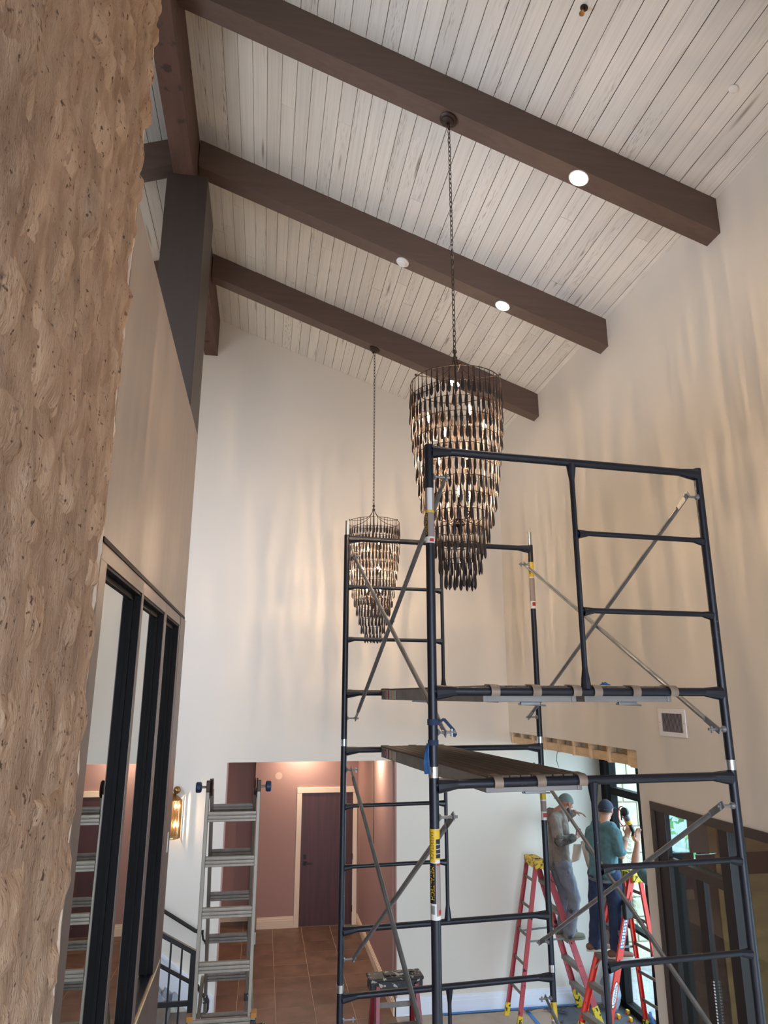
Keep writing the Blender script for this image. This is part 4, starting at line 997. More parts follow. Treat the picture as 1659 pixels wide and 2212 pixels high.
def head(b, c, f, upv, s=1.0):
    """skull, jaw, nose, brow, ears; c = skull centre, f = facing"""
    c = Vector(c); f = Vector(f).normalized(); upv = Vector(upv); upv = (upv-f*upv.dot(f)).normalized(); r = f.cross(upv)
    capsule(b, c-f*.028*s+upv*.018*s, c+f*.022*s+upv*.022*s, .077*s, .072*s, 16)
    capsule(b, c+f*.03*s-upv*.03*s, c+f*.046*s-upv*.088*s, .052*s, .032*s, 14); capsule(b, c-f*.01*s-upv*.035*s, c+f*.045*s-upv*.085*s, .055*s, .030*s, 12)
    for k in (-1, 1):
        capsule(b, c+f*.046*s-upv*.028*s+r*k*.034*s, c+f*.04*s-upv*.055*s+r*k*.03*s, .022*s, .02*s, 10)
        capsule(b, c+f*.076*s+upv*.022*s+r*k*.012*s, c+f*.070*s+upv*.022*s+r*k*.038*s, .012*s, .011*s, 8)
        e = c-f*.006*s-upv*.012*s+r*k*.079*s; capsule(b, e+upv*.022*s, e-upv*.02*s+f*.004*s, .013*s, .009*s, 8); capsule(b, e+upv*.022*s-f*.008*s, e-f*.01*s, .010*s, .009*s, 8)
    capsule(b, c+f*.086*s+upv*.008*s, c+f*.102*s-upv*.026*s, .009*s, .0135*s, 10)
    for k in (-1, 1): capsule(b, c+f*.088*s-upv*.03*s+r*k*.009*s, c+f*.086*s-upv*.03*s+r*k*.012*s, .009*s, .008*s, 8)
    capsule(b, c+f*.083*s-upv*.056*s-r*.016*s, c+f*.083*s-upv*.056*s+r*.016*s, .0085*s, .0085*s, 8); capsule(b, c+f*.080*s-upv*.066*s-r*.013*s, c+f*.080*s-upv*.066*s+r*.013*s, .009*s, .009*s, 8)
    return c, f, upv, r
def eyes(root, c, f, upv, r, s=1.0):
    for k in (-1, 1):
        p = c+f*.076*s+upv*.002*s+r*k*.031*s
        part('eye', MB().ball(p, .0115*s, 10, 8), M['plastic_w'], root); part('iris', MB().ball(p+f*.0075*s, .006*s, 8, 6), M['hair'], root)
def torso(b, hip, neck, r, f, g=0.0, belly=0.0):
    hip = Vector(hip); neck = Vector(neck); r = Vector(r).normalized(); f = Vector(f).normalized(); ax = neck-hip
    for k in (-1, 1):
        capsule(b, hip+r*k*.075, hip+ax*.28+r*k*.06, .105+g, .10+g, 14); capsule(b, hip+ax*.28+r*k*.065, hip+ax*.72+r*k*.085, .098+g, .100+g, 14)
        capsule(b, hip+ax*.72+r*k*.085, hip+ax*.84+r*k*.10, .098+g, .078+g, 12)
    capsule(b, hip+ax*.2+f*(.03+belly), hip+ax*.72+f*.02, .098+g, .095+g, 14)
def shoe(root, heel, toe, upm, solem, ankle):
    heel = Vector(heel); toe = Vector(toe); d = (toe-heel).normalized(); z = Vector((0, 0, 1)); b = MB()
    capsule(b, heel+z*.045, heel+d*.10+z*.05, .040, .040, 10); capsule(b, heel+d*.10+z*.045, toe-d*.03+z*.034, .040, .032, 10); capsule(b, heel+d*.035+z*.05, Vector(ankle), .042, .045, 10)
    u = fuse('shoe', b, upm, root, .007, 3)
    b = MB(); sd = d.cross(z); n_ = 20; ps = []
    L = (toe-heel).length+.02
    for k in range(n_):
        t = 2*pi*k/n_; x = cos(t); w = .041*(1+.1*x) if x > 0 else .036; ps.append(heel+d*(L/2-.025+x*(L/2+.012))+sd*sin(t)*w)
    b.add([p for p in ps]+[p+z*.024 for p in ps], [tuple(range(n_))[::-1], tuple(range(n_, 2*n_))]+[(k, (k+1) % n_, (k+1) % n_+n_, k+n_) for k in range(n_)])
    part('sole', b, solem, u)
def cap_hat(root, c, f, upv, r, m, brim, s=1.0, name='cap'):
    b = MB(); c = Vector(c); vs = []
    def fn(u, v):
        a = 2*pi*u; t = pi/2*v; k = 1.0; rr = cos(t)
        return c+upv*(.022*s+.092*s*sin(t))+f*(cos(a)*rr*.103*s-.004*s)+r*(sin(a)*rr*.086*s)-upv*.012*s*(1-v)*(1 if True else 0)
    b.grid(fn, 26, 9); o = part(name, b, m, root, normals=False, angle=80)
    if brim:
        bb = MB()
        def fb2(u, v):
            a = (u-.5)*2.0; rr = .100+.075*v*cos(a*.75); return c+upv*(.020*s-.010*v+.004)+f*brim*cos(a)*rr*s+r*sin(a)*(.088+.02*v)*s
        bb.grid(fb2, 14, 4)
        def fb3(u, v): return Vector(fb2(u, v))-upv*.004
        bb.grid(fb3, 14, 4, True); part('brim', bb, m, o, normals=False)
    part('cap_button', MB().ball(c+upv*.104*s, .006, 8, 6), m, o)
    return o
def person(label, J, skin, top, trousers, g):
    """J: joints. Builds one continuous body, then clothing as children"""
    root = thing('person', J['base'], label, 'person'); f, r = Vector(J['face']), Vector(J['right'])
    b = MB(); hp, nk = Vector(J['hip']), Vector(J['neck'])
    torso(b, hp, nk, r, J['front'], -.012)
    hc, hf, hu, hr = head(b, J['head'], f, J['headup'], J.get('hs', 1.0))
    capsule(b, nk+Vector((0, 0, -.03)), hc-hu*.05-hf*.012, .058, .052, 14); capsule(b, nk-r*.10+Vector((0, 0, -.03)), nk+r*.10+Vector((0, 0, -.03)), .05, .05, 12)
    for s_, k in ((1, 'R'), (-1, 'L')):
        sh, el, wr = Vector(J['sh'+k]), Vector(J['el'+k]), Vector(J['wr'+k])
        capsule(b, nk+r*s_*.06+Vector((0, 0, -.05)), sh, .055, .058, 12); capsule(b, sh, el, .052, .040, 12); capsule(b, el, el.lerp(wr, .35), .040, .041, 12); capsule(b, el.lerp(wr, .35), wr, .041, .026, 12)
        hand(b, wr, J['hd'+k], J['hn'+k], J['ht'+k], J['hc'+k])
        h2, kn, an = Vector(J['hp'+k]), Vector(J['kn'+k]), Vector(J['an'+k])
        capsule(b, h2, kn, .080, .052, 14); capsule(b, kn, kn.lerp(an, .35), .053, .054, 12); capsule(b, kn.lerp(an, .35), an, .054, .036, 12)
        he, to = Vector(J['heel'+k]), Vector(J['toe'+k]); capsule(b, an, he+Vector((0, 0, .04)), .036, .032, 10); capsule(b, he+Vector((0, 0, .045)), he.lerp(to, .62)+Vector((0, 0, .045)), .030, .022, 10)
    fuse('body', b, skin, root, .0062, 3); eyes(root, hc, hf, hu, hr, J.get('hs', 1.0))
    # top
    b = MB(); torso(b, hp+(nk-hp)*(-.10), nk, J['right'], J['front'], .004, J.get('belly', .01)); capsule(b, nk-r*.10+Vector((0, 0, -.035)), nk+r*.10+Vector((0, 0, -.035)), .062, .062, 12)
    for s_, k in ((1, 'R'), (-1, 'L')):
        sh, el, wr = Vector(J['sh'+k]), Vector(J['el'+k]), Vector(J['wr'+k])
        capsule(b, nk+r*s_*.06+Vector((0, 0, -.05)), sh, .068, .073, 12); t = J['sleeve']
        capsule(b, sh, sh.lerp(el, min(1, t)), .071, .071-.012*min(1, t) if t > 1 else .069, 12)
        if t > 1: capsule(b, el, el.lerp(wr, t-1), .058, .042, 12)
    fuse('shirt', b, top, root, .0085, 3, .012, 11, g)
    b = MB()
    for k in 'RL':
        h2, kn, an = Vector(J['hp'+k]), Vector(J['kn'+k]), Vector(J['an'+k]); capsule(b, h2, kn, .105, .078, 14); capsule(b, kn, an+Vector((0, 0, -.02)), .076, .066, 12)
    capsule(b, Vector(J['hpR'])+Vector((0, 0, .02)), Vector(J['hpL'])+Vector((0, 0, .02)), .11, .11, 14)
    fuse('trousers', b, trousers, root, .0085, 3, .014, 9, g+3)
    for k in 'RL': shoe(root, J['heel'+k], J['toe'+k], J['shoe'], J['sole'], J['an'+k])
    return root, hc, hf, hu, hr

# ---- left worker, in profile on the red ladder, holding curled card
Z3a = .893
F1 = Vector((.95, .31, 0)).normalized(); Rt1 = Vector((F1.y, -F1.x, 0))
JA = dict(base=(3.70, 9.0, 0), face=(.93, .22, -.28), headup=(.28, .06, .95), head=(3.822, 8.98, 2.402), neck=(3.685, 8.98, 2.315), hip=(3.675, 8.98, 1.77), front=F1, right=Rt1, hs=1.0,
    shR=(3.60, 8.82, 2.235), elR=(3.60, 8.735, 2.005), wrR=(3.832, 8.76, 2.038), hdR=(.80, .10, .5), hnR=(-.2, .9, .3), htR=1, hcR=.85,
    shL=(3.70, 9.15, 2.24), elL=(3.88, 9.26, 2.14), wrL=(3.985, 9.10, 2.277), hdL=(.93, -.1, -.22), hnL=(-.25, .0, -.95), htL=1, hcL=.28,
    hpR=(3.70, 8.90, 1.70), knR=(3.82, 8.88, 1.33), anR=(3.735, 8.90, .985), heelR=(3.69, 8.90, Z3a), toeR=(3.93, 8.90, Z3a),
    hpL=(3.70, 9.08, 1.70), knL=(3.79, 9.10, 1.33), anL=(3.735, 9.10, .985), heelL=(3.69, 9.10, Z3a), toeL=(3.93, 9.12, Z3a), sleeve=1.85, shoe=M['olive'], sole=M['olive'])
wk1, hc, hf, hu, hr = person('man in brown sweatshirt and olive cap in profile on the red ladder', JA, M['skin2'], M['sweat'], M['greypant'], 1.0)
cap_hat(wk1, hc, hf, hu, hr, M['greycap'], -1)
b = MB(); capsule(b, hc+hf*.05-hu*.085, hc+hf*.066-hu*.098, .040, .036, 10); capsule(b, hc+hf*.02-hu*.07-hr*.04, hc+hf*.05-hu*.095-hr*.02, .024, .03, 10); capsule(b, hc+hf*.02-hu*.07+hr*.04, hc+hf*.05-hu*.095+hr*.02, .024, .03, 10)
fuse('beard', b, M['hair'], wk1, .006, 2)
b = MB(); capsule(b, Vector(JA['elR']).lerp(JA['shR'], .25), JA['elR'], .064, .0625, 12); capsule(b, JA['elR'], Vector(JA['elR']).lerp(JA['wrR'], .84), .0625, .047, 12)
fuse('sleeve', b, M['camo'], wk1, .008, 3, .01, 14, 8)
b = MB(); b.tube([Vector(JA['hip'])+Vector((0, 0, -.05))+(Vector((cos(t)*.155, sin(t)*.215, 0))) for t in [2*pi*k/24 for k in range(24)]], .012, 6, closed=True)
def curl_sheet(name, fn, label):
    root = thing(name, fn(.5, 0), label, 'card'); b = MB(); b.grid(fn, 14, 10); part('front_face', b, M['card'], root, normals=False)
    def f2(u, v):
        e = .01; p = Vector(fn(u, v)); a = Vector(fn(min(1, u+e), v))-Vector(fn(max(0, u-e), v)); c = Vector(fn(u, min(1, v+e)))-Vector(fn(u, max(0, v-e))); return p+a.cross(c).normalized()*.004
    b = MB(); b.grid(f2, 14, 10, True); part('back_face', b, M['cardback'], root, normals=False)
def sh1(u, v):
    a = -2.6+2.5*u; return (3.80+.066*cos(a)-.03*v, 8.66+.05*sin(a)+.03*v, 1.99-.19*v+.02*cos(a)*v)
def sh2(u, v):
    a = -2.9+2.6*u; return (3.93+.062*cos(a)+.06*v+.05*v*v, 8.73+.06*sin(a)+.02*v, 2.03-.39*v+.03*cos(a))
curl_sheet('curled_card', sh1, 'curled tan card hanging under the right hand of the man in profile')
curl_sheet('curled_card', sh2, 'longer bent tan card reaching behind the scaffold upright, beside the other card')

# ---- right worker, seen from behind on the orange ladder, raising a power tool
F2 = Vector((.80, .60, 0)).normalized(); Rt2 = Vector((F2.y, -F2.x, 0)); Z3b = .892
JB = dict(base=(3.98, 8.34, 0), face=(.80, .60, -.04), headup=(0, 0, 1), head=(4.055, 8.36, 2.408), neck=(3.996, 8.33, 2.265), hip=(3.965, 8.34, 1.76), front=F2, right=Rt2, belly=.06,
    shR=(4.072, 8.19, 2.17), elR=(4.088, 8.13, 1.954), wrR=(4.169, 8.12, 2.157), hdR=(.32, -.05, .93), hnR=(.6, .7, -.2), htR=1, hcR=.9,
    shL=(3.91, 8.48, 2.15), elL=(3.925, 8.58, 1.926), wrL=(4.14, 8.62, 1.95), hdL=(.95, -.1, -.1), hnL=(0, -.2, -.95), htL=-1, hcL=.45,
    hpR=(4.03, 8.27, 1.69), knR=(4.03, 8.27, 1.33), anR=(4.00, 8.25, .985), heelR=(3.93, 8.245, Z3b), toeR=(4.18, 8.20, Z3b),
    hpL=(3.91, 8.42, 1.69), knL=(3.89, 8.47, 1.33), anL=(3.87, 8.50, .985), heelL=(3.80, 8.50, Z3b), toeL=(4.05, 8.49, Z3b), sleeve=.80, shoe=M['boot'], sole=M['sole'])
wk2, hc, hf, hu, hr = person('man in teal shirt and navy cap seen from behind on the orange ladder', JB, M['skin'], M['tee'], M['jeans'], 5.0)
cap_hat(wk2, hc, hf, hu, hr, M['navycap'], 1)
b = MB()
def hb(u, v):
    a = pi*.5+pi*u; return hc+hf*(cos(a)*.100-.004)+hr*sin(a)*.083+hu*(.03-.055*v)
b.grid(hb, 14, 3); part('hair', b, M['hair'], wk2, normals=False)
w_ = Vector(JB['wrR']); d_ = (w_-Vector(JB['elR'])).normalized()
part('wristband', MB().tube([w_-d_*.045, w_-d_*.012], .0335, 14), M['sole'], wk2)
b = MB(); b.tube([Vector((3.975+.175*cos(t)*.95, 8.34+.17*sin(t), 1.675)) for t in [2*pi*k/26 for k in range(26)]], .018, 6, closed=True); part('belt', b, M['toolgrey'], wk2)
p_ = part('tool_pouch', MB().obox((4.12, 8.15, 1.40), (.11, .05, .20), Matrix.Rotation(.35, 3, 'Z'), .015), M['toolblack'], wk2)
part('pliers_handle', MB().tube([(4.12, 8.12, 1.45), (4.16, 8.11, 1.58)], .008, 8).tube([(4.14, 8.115, 1.44), (4.115, 8.12, 1.50)], .008, 8), M['redclip'], p_)
# the power tool
tp, tq = Vector((4.115, 8.055, 2.455)), Vector((4.275, 8.10, 2.125)); ax = (tp-tq).normalized()
root = thing('power_tool', tq, 'yellow and grey cordless power tool raised by the man in teal', 'power tool')
sidev = ax.cross(Vector((0, 1, 0))).normalized()
part('battery', MB().bar(tq-ax*.015, tq+ax*.055, .072, .082, up=(0, 1, 0), bev=.008), M['toolyel'], root); part('battery_mark', MB().bar(tq+ax*.005-Vector((0, .0425, 0)), tq+ax*.03-Vector((0, .0425, 0)), .028, .003, up=(0, 1, 0)), M['toolblack'], root)
part('handle', MB().lathe([(.033, .055), (.030, .075), (.021, .09), (.020, .16), (.027, .185), (.03, .19)], tq, ax, 16), M['toolblack'], root)
part('collar', MB().lathe([(.031, .188), (.036, .195), (.036, .235), (.033, .24)], tq, ax, 18), M['toolyel'], root)
part('motor_body', MB().lathe([(.034, .238), (.035, .25), (.033, .30), (.027, .315)], tq, ax, 18), M['toolgrey'], root)
hd = tq+ax*.335; part('work_head', MB().lathe([(.02, -.03), (.045, -.026), (.048, -.01), (.045, .012), (.03, .022), (.012, .03)], hd, (Vector((-.75, -.55, .2))).normalized(), 20), M['toolblack'], root)
# ---- third worker behind the pillar: only a raised bare forearm shows
F3 = Vector((-.5, .85, 0)).normalized(); Rt3 = Vector((F3.y, -F3.x, 0)); ST = .36
JC = dict(base=(4.16, 7.25, 0), face=(-.3, .95, 0), headup=(0, 0, 1), head=(4.19, 7.22, 1.70+ST), neck=(4.18, 7.2, 1.52+ST), hip=(4.17, 7.2, 1.0+ST), front=(0, 1, 0), right=(1, 0, 0),
    shR=(4.37, 7.22, 1.44+ST), elR=(4.40, 7.25, 1.17+ST), wrR=(4.36, 7.42, 1.05+ST), hdR=(-.3, .9, 0), hnR=(0, 0, 1), htR=1, hcR=.4,
    shL=(4.03, 7.36, 1.50+ST), elL=(3.945, 7.56, 1.985), wrL=(4.020, 7.60, 2.185), hdL=(.12, .1, .95), hnL=(.2, -.9, 0), htL=-1, hcL=.35,
    hpR=(4.26, 7.2, .93+ST), knR=(4.27, 7.22, .5+ST), anR=(4.27, 7.18, .09+ST), heelR=(4.27, 7.14, ST), toeR=(4.28, 7.38, ST),
    hpL=(4.08, 7.2, .93+ST), knL=(4.08, 7.22, .5+ST), anL=(4.08, 7.18, .09+ST), heelL=(4.08, 7.14, ST), toeL=(4.07, 7.38, ST), sleeve=.55, shoe=M['boot'], sole=M['sole'])
wk3, hc, hf, hu, hr = person('person hidden behind the white pillar, one bare forearm raised past its edge', JC, M['skin'], M['tee'], M['jeans'], 9.0)
cap_hat(wk3, hc, hf, hu, hr, M['greycap'], 1)
root = thing('step_stool', (4.17, 7.25, 0), 'low grey step stool behind the white pillar under the hidden person', 'stool')
part('platform', MB().box((3.97, 7.08, ST-.03), (4.38, 7.45, ST), bev=.006), M['toolgrey'], root)
for x in (4.0, 4.35):
    for y in (7.11, 7.42): part('leg', MB().bar((x, y, 0), (x, y, ST-.028), .03, .03, up=(0, 1, 0), bev=.004), M['alu2'], root)

bpy.data.scenes.remove(TMP)

# ================================================================ CORRIDOR, STAIR AND SMALL FITTINGS
# ---- dark wood door in the corridor
YD = 13.02
d1 = struct('door_1', MB().box((.745, YD-.008, .01), (1.63, YD+.02, 2.07), bev=.003), M['darkred'])
part('door_casing', MB().box((.66, YD-.024, 0), (.745, YD, 2.16), bev=.004).box((1.63, YD-.024, 0), (1.705, YD, 2.16), bev=.004).box((.66, YD-.026, 2.075), (1.705, YD, 2.165), bev=.004), M['cream'], d1)
for z in (.25, 1.05, 1.85): part('hinge', MB().tube([(1.628, YD-.018, z-.05), (1.628, YD-.018, z+.05)], .008, 8), M['blackmetal'], d1)
part('lock_plate', MB().box((.79, YD-.014, .93), (.85, YD-.008, 1.0), bev=.003).box((.795, YD-.014, 1.03), (.84, YD-.008, 1.10), bev=.003), M['blackmetal'], d1)
part('door_handle', MB().tube([(.82, YD-.014, .965), (.82, YD-.06, .965), (.93, YD-.06, .965)], .009, 8), M['blackmetal'], d1)
# wall wire trace and filler patch
tag(part('filler_patch', MB().lathe([(.0005, 0), (.06, 0)], (.335, YD-.001, 2.36), (0, -1, 0), 18, caps=False), mat('filler', lin(206, 170, 154), .8), normals=False), 'pale filler patch on the mauve corridor wall beside the ladder knob', 'patch')
b = MB(); pts = [Vector((1.716, 11.2+.02*sin(z*5), z)) for z in [2.9-.1*k for k in range(16)]]; b.tube(pts, .004, 5)
tag(part('loose_wire', b, M['bronze']), 'thin dark wire running down the right corridor wall', 'wire')
for (x, y, lb) in ((.72, 12.72, 'recessed corridor downlight washing the wall above the door'), (1.45, 10.6, 'recessed corridor downlight near the right wall')):
    root = thing('corridor_downlight', (x, y, 3.0), lb, 'light')
    part('trim_ring', MB().lathe([(.06, -.002), (.08, -.004), (.08, 0)], (x, y, 3.0), (0, 0, 1), 20, caps=False), M['plastic_w'], root)
    part('lens', MB().lathe([(.0005, -.003), (.062, -.003)], (x, y, 3.0), (0, 0, 1), 20, caps=False), M['candim'], root, normals=False)
# ---- stair with rails at lower left
mb = MB(); n = 9; rise = 1.82/n; run = .26; X0 = -.62
for k in range(n): mb.box((-3.0-.0, 8.06, k*rise), (X0-k*run, YF-.02, (k+1)*rise))
struct('trim_8', mb, M['concrete'], smooth=False)
mb = MB(); sl = rise/run
mb.prism([(X0+.2, .0), (X0+.2, .34), (X0-2.3, .34+2.5*sl), (X0-2.3, 2.5*sl)], 1, YF-.016, YF); struct('trim_9', mb, M['whitetrim'], smooth=False)
mb = MB(); mb.prism([(X0+.2, .30), (X0+.2, .34), (X0-2.3, .34+2.5*sl), (X0-2.3, .30+2.5*sl)], 1, YF-.028, YF-.014); struct('trim_10', mb, M['whitetrim'], smooth=False)
RY = 8.0; root = thing('stair_railing', (-.56, RY, 0), 'black metal stair railing with square balusters at lower left', 'railing')
sr = .533
def rl(x, z0): return (x, RY, z0-(x+.56)*sr)
part('top_rail', MB().bar(rl(-.54, 1.255), rl(-2.6, 1.255), .05, .042, bev=.004), M['blackmetal'], root)
part('grab_rail', MB().tube([rl(-2.6, .985), rl(-.50, .985), (-.46, RY-.05, .90), (-.415, RY-.05, .88), (-.40, RY-.05, .84), (-.40, RY-.05, .77), (-.415, RY-.05, .73), (-.50, RY-.05, .72)], .019, 10), M['blackmetal'], root)
part('level_bar', MB().bar((-2.6, RY, .815), (-.50, RY, .815), .03, .045, bev=.003), M['blackmetal'], root)
part('newel', MB().bar((-.565, RY, 0), (-.565, RY, 1.26), .048, .048, up=(0, 1, 0), bev=.003), M['blackmetal'], root)
for k in range(1, 16):
    x = -.565-.108*k; part('baluster', MB().bar((x, RY, .05), (x, RY, 1.25-(x+.56)*sr), .017, .017, up=(0, 1, 0)), M['blackmetal'], root)
root = thing('wall_handrail', (-.62, 9.40, 1.05), 'black round handrail on the white wall above the stair', 'handrail')
part('rail', MB().tube([(-2.6, 9.40, 1.04+1.95*.6), (-.655, 9.40, 1.045), (-.60, 9.40, 1.03), (-.56, 9.40, 1.03)], .021, 10), M['blackmetal'], root)
part('bracket', MB().tube([(-.52, 9.475, .90), (-.52, 9.43, .90), (-.56, 9.40, .95), (-.575, 9.40, 1.02)], .012, 8).lathe([(.03, 0), (.03, .008), (.01, .01)], (-.52, 9.478, .90), (0, -1, 0), 14), M['blackmetal'], root)
tag(part('crumpled_sheet', MB().grid(lambda u, v: (-1.02+.30*u, 8.3+.3*v, .62+.22*abs(noise.noise(Vector((u*4, v*4, 2))))+.12*(1-u)), 12, 12), M['bag'], normals=False), 'crumpled grey plastic sheet lying on the stair behind the railing', 'sheet')
# ---- wall sconce on the far wall, half hidden by the window wall
SX, SYc = -1.02, YF-.05
root = thing('wall_sconce', (SX, YF, 2.3), 'bronze ribbed wall sconce with two bulbs on the far wall at left', 'sconce')
part('back_plate', MB().box((SX-.06, YF-.012, 2.06), (SX+.06, YF, 2.48), bev=.003), M['brass'], root)
for k in range(26):
    a = pi+pi*k/25; r_ = .108; x = SX+r_*cos(a); y = YF-.012+r_*1.15*sin(a)
    part('rod', MB().tube([(x, y, 2.045), (x, y, 2.475)], .0042, 6), M['brass'], root)
for z, h in ((2.04, .014), (2.468, .016)):
    part('band', MB().tube([(SX+.108*cos(pi+pi*k/20), YF-.012+.124*sin(pi+pi*k/20), z+h/2) for k in range(21)], .007, 6), M['brass'], root)
part('cap', MB().lathe([(.11, 0), (.09, .02), (.05, .045), (.035, .07), (.02, .075)], (SX, YF-.07, 2.478), (0, 0, 1), 22), M['brass'], root)
part('finial', MB().ball((SX+.045, YF-.09, 2.59), .045, 14, 10), M['brass'], root)
for z in (2.17, 2.38): part('bulb', MB().lathe([(.006, -.01), (.012, .004), (.017, .02), (.015, .036), (.008, .054), (.002, .068)], (SX+.035, YF-.065, z), (0, 0, 1), 8), M['bulb'], root); part('filament', MB().tube([(SX+.035, YF-.065, z+.006), (SX+.035, YF-.065, z+.03)], .002, 5), M['filament'], root)
# ---- supply grille high on the right wall
root = thing('wall_vent', (XR, 5.5, 3.5), 'white louvred air grille on the right wall above the dark entrance', 'vent')
y0, y1, z0, z1 = 5.285, 5.675, 3.385, 3.60
part('frame', MB().box((XR-.010, y0, z1-.035), (XR, y1, z1), bev=.002).box((XR-.010, y0, z0), (XR, y1, z0+.035), bev=.002).box((XR-.010, y0, z0+.03), (XR, y0+.045, z1-.03), bev=.002).box((XR-.010, y1-.045, z0+.03), (XR, y1, z1-.03), bev=.002), M['plastic_w'], root)
part('backing', MB().box((XR-.002, y0+.04, z0+.03), (XR-.0005, y1-.04, z1-.03)), M['deck'], root)
for k in range(16):
    y = y0+.05+(y1-y0-.1)*(k+.5)/16; part('louvre', MB().bar((XR-.006, y, z0+.033), (XR-.006, y, z1-.033), .0025, .010, up=(.8, .6, 0)), M['louvre'], root)
for y in (y0+.02, y1-.02): part('screw', MB().lathe([(.005, 0), (.004, .002), (.001, .002)], (XR-.010, y, (z0+z1)/2), (-1, 0, 0), 8), M['galv'], root)
# ---- floor protection and litter
b = MB(); b.grid(lambda u, v: (1.80+(3.33-1.80)*u, 6.2+(9.38-6.2)*v, .004+.003*noise.noise(Vector((u*9, v*12, 1)))), 30, 50)
tag(part('floor_paper', b, M['paper'], normals=False), 'brown kraft paper sheet covering the floor below the scaffold', 'paper')
b = MB()
def strip(p, q, w=.045, z=.010):
    p = Vector((p[0], p[1], z)); q = Vector((q[0], q[1], z)); d = (q-p).normalized(); r = Vector((d.y, -d.x, 0))*w/2
    return MB().add([p-r, p+r, q+r, q-r, p-r-Vector((0, 0, .002)), p+r-Vector((0, 0, .002)), q+r-Vector((0, 0, .002)), q-r-Vector((0, 0, .002))], [(0, 1, 2, 3), (0, 4, 5, 1), (1, 5, 6, 2), (2, 6, 7, 3), (3, 7, 4, 0)])
for p, q, lb in (((2.3, 9.43), (4.0, 9.43), 'blue tape strip along the foot of the white far wall'), ((3.33, 9.40), (3.34, 8.3), 'blue tape strip on the paper running towards the viewer'), ((3.2, 8.62), (3.95, 8.72), 'short blue tape strip on the floor between the ladders')):
    tag(part('tape_strip', strip(p, q), M['bluetape'], normals=False, smooth=False), lb, 'tape')
b = MB()
for k in range(4): b.bar((XG-.06, 8.62-.03*k, .20-.04*k), (XG-.065, 8.56-.02*k, .07-.01*k), .004, .03, up=(1, 0, 0))
tag(part('tape_tail', b, M['bluetape']), 'blue tape tail hanging on the foot of the black glass frame', 'tape')
rs = random.Random(3)
for i, (x, y) in enumerate(((3.62, 9.30), (3.80, 9.33), (3.72, 9.24), (3.55, 8.95), (3.38, 9.32))):
    pts = [Vector((x+rs.uniform(-.09, .09), y+rs.uniform(-.04, .04), .014+rs.uniform(0, .03))) for _ in range(6)]; b = MB()
    for k in range(5): b.bar(pts[k], pts[k+1], .022, .003, up=(0, .3, 1))
    tag(part('scrap_strip', b, M['toolblack']), ['curled black scrap by the red ladder foot', 'black scrap loop nearest the far wall baseboard', 'flat black scrap in the middle of the litter', 'black scrap on the paper nearest the viewer', 'tiny black sliver left of the litter'][i], 'scrap')
for i, (x, y) in enumerate(((4.50, 9.10), (4.06, 9.28), (4.33, 9.0), (4.20, 8.98), (4.43, 8.90), (4.12, 9.12))):
    root = thing('tile_clip', (x, y, 0), ['red and yellow tile clip by the glass, farthest', 'red and yellow tile clip beside the grey bag', 'red and yellow tile clip midway along the glass', 'red and yellow tile clip left of the midway one', 'red and yellow tile clip nearest the viewer by the glass', 'red and yellow tile clip behind the orange ladder leg'][i], 'clip')
    part('wedge', MB().prism([(x-.035, 0), (x+.035, 0), (x+.03, .032), (x-.03, .006)], 1, y-.014, y+.014), M['redclip'], root); part('base', MB().box((x-.012, y-.024, 0), (x+.02, y+.024, .045), bev=.004), M['toolyel'], root)
b = MB(); b.grid(lambda u, v: (4.36+.13*(.55+.45*cos(pi*(v-.5)))*cos(2*pi*u)+.03*noise.noise(Vector((cos(2*pi*u)*2, sin(2*pi*u)*2, v*3))), 9.22+.10*(.55+.45*cos(pi*(v-.5)))*sin(2*pi*u)+.02*noise.noise(Vector((cos(2*pi*u)*3, v*4, 7))), .002+.42*v), 24, 14)
tag(part('rubbish_bag', b, M['bag'], normals=False), 'slumped pale grey bag against the far wall beside the glass', 'bag')
b = MB(); b.tube([(3.96, 9.45, 3.02), (3.93, 9.44, 2.93), (3.92, 9.43, 2.86), (3.94, 9.42, 2.78)], .004, 6); 
tag(part('hanging_cable', b, M['toolblack']), 'thin black cable hanging from the studs over the alcove', 'cable')
# ---- printed notice on the alcove glass
gx = XG-.006; root = thing('glass_notice', (gx, 8.9, 2.1), 'vinyl notice with red no-gun ring and dark lettering on the alcove glass', 'sign')
cy, cz, r_ = 9.02, 2.22, .115
part('ring', MB().tube([(gx, cy+r_*cos(2*pi*k/32), cz+r_*sin(2*pi*k/32)) for k in range(32)], 0.007, 6, closed=True), M['red'], root)
part('slash', MB().bar((gx, cy+r_*.7, cz+r_*.7), (gx, cy-r_*.7, cz-r_*.7), .013, .004, up=(1, 0, 0)), M['red'], root)
part('pistol', MB().box((gx+.001, cy-.06, cz+.005), (gx+.003, cy+.06, cz+.035)).box((gx+.001, cy+.02, cz-.055), (gx+.003, cy+.055, cz+.01)).box((gx+.001, cy-.0, cz-.02), (gx+.003, cy+.02, cz-.012)), M['blkprint'], root)
M['vinyl'] = mat('teal_vinyl', lin(44, 84, 82), .6)
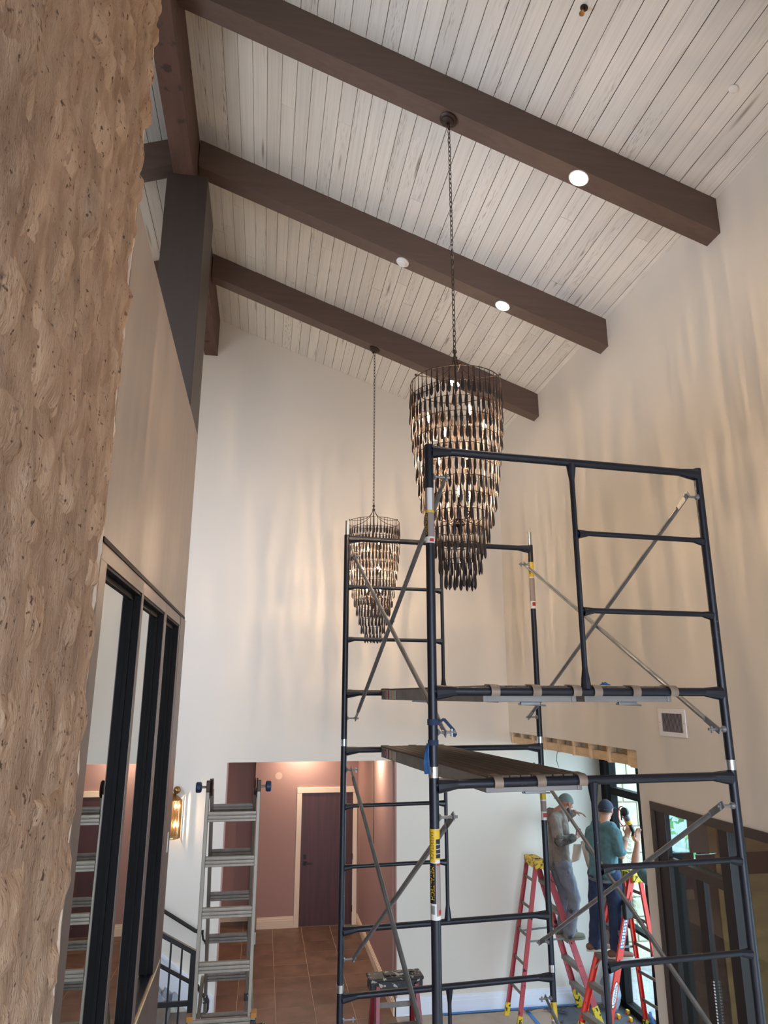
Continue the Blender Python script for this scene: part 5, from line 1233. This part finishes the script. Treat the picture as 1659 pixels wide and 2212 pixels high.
lines = ['UNDER', 'TO SEC', 'CONCEA', 'A PERS', 'UNDER', 'CHAPT', 'GOVER', 'CODE', 'MAY NOT', 'PROPER', 'CONCEA', 'HAND', 'CONFOR', 'SECCION', 'CODIGO', 'LA LEY', 'UN TITUL', 'LA LICEN', 'SUBCAPI', 'GOBIERN']
for k, t in enumerate(lines):
    b = MB(); z = 2.06-k*.052+(-.06 if k > 11 else 0); text_mb(b, t, lambda x, y, z=z: (gx, 8.93-x, z+y), .044); part('lettering', b, M['vinyl'], root, normals=False, smooth=False)

# ================================================================ OUTSIDE
struct('ground_outside', MB().box((-14, -14, -.3), (22, 30, -.13)), M['gravel'])
b = MB().box((XG+.2, 11.0, -.13), (6.35, 11.3, 4.4)); ow = struct('wall_outside', b, M['outstone'])
rs = random.Random(8); z = -.1
while z < 4.2:
    h = rs.uniform(.22, .4); x = XG+.2
    while x < 6.3:
        w = rs.uniform(.3, .6); x1 = min(x+w, 6.35)
        if x1-x > .08: part('stone', MB().obox(((x+x1)/2, 10.985, z+h/2), (x1-x-.015, .05+rs.uniform(0, .03), h-.015), Matrix.Identity(3), .018), M['outstone'], ow)
        x = x1
    z += h
def tree(x, y, h, label, seed):
    r_ = random.Random(seed); root = thing('tree', (x, y, -.13), label, 'tree')
    part('trunk', MB().tube([(x, y, -.13), (x+.05, y, h*.5), (x-.05, y+.1, h)], [.12, .09, .04], 10), M['bark'], root)
    b = MB()
    for _ in range(900):
        a = r_.uniform(0, 2*pi); rr = r_.uniform(.15, 1.5); zz = r_.uniform(h*.25, h*1.1); c = Vector((x+rr*cos(a), y+rr*sin(a), zz)); u = Vector((r_.uniform(-1, 1), r_.uniform(-1, 1), r_.uniform(-1, 1))).normalized(); v = u.orthogonal().normalized()
        s_ = r_.uniform(.06, .14); b.add([c-u*s_, c+v*s_*.5, c+u*s_, c-v*s_*.5], [(0, 1, 2, 3)])
    part('foliage', b, M['leaf'], root, kind='stuff', normals=False, smooth=False)
tree(8.3, 12.6, 4.0, 'slim tree outdoors, seen through the small bright transom', 1)
tree(12.4, 17.6, 5.2, 'leafy tree outdoors standing behind the slim one', 2)
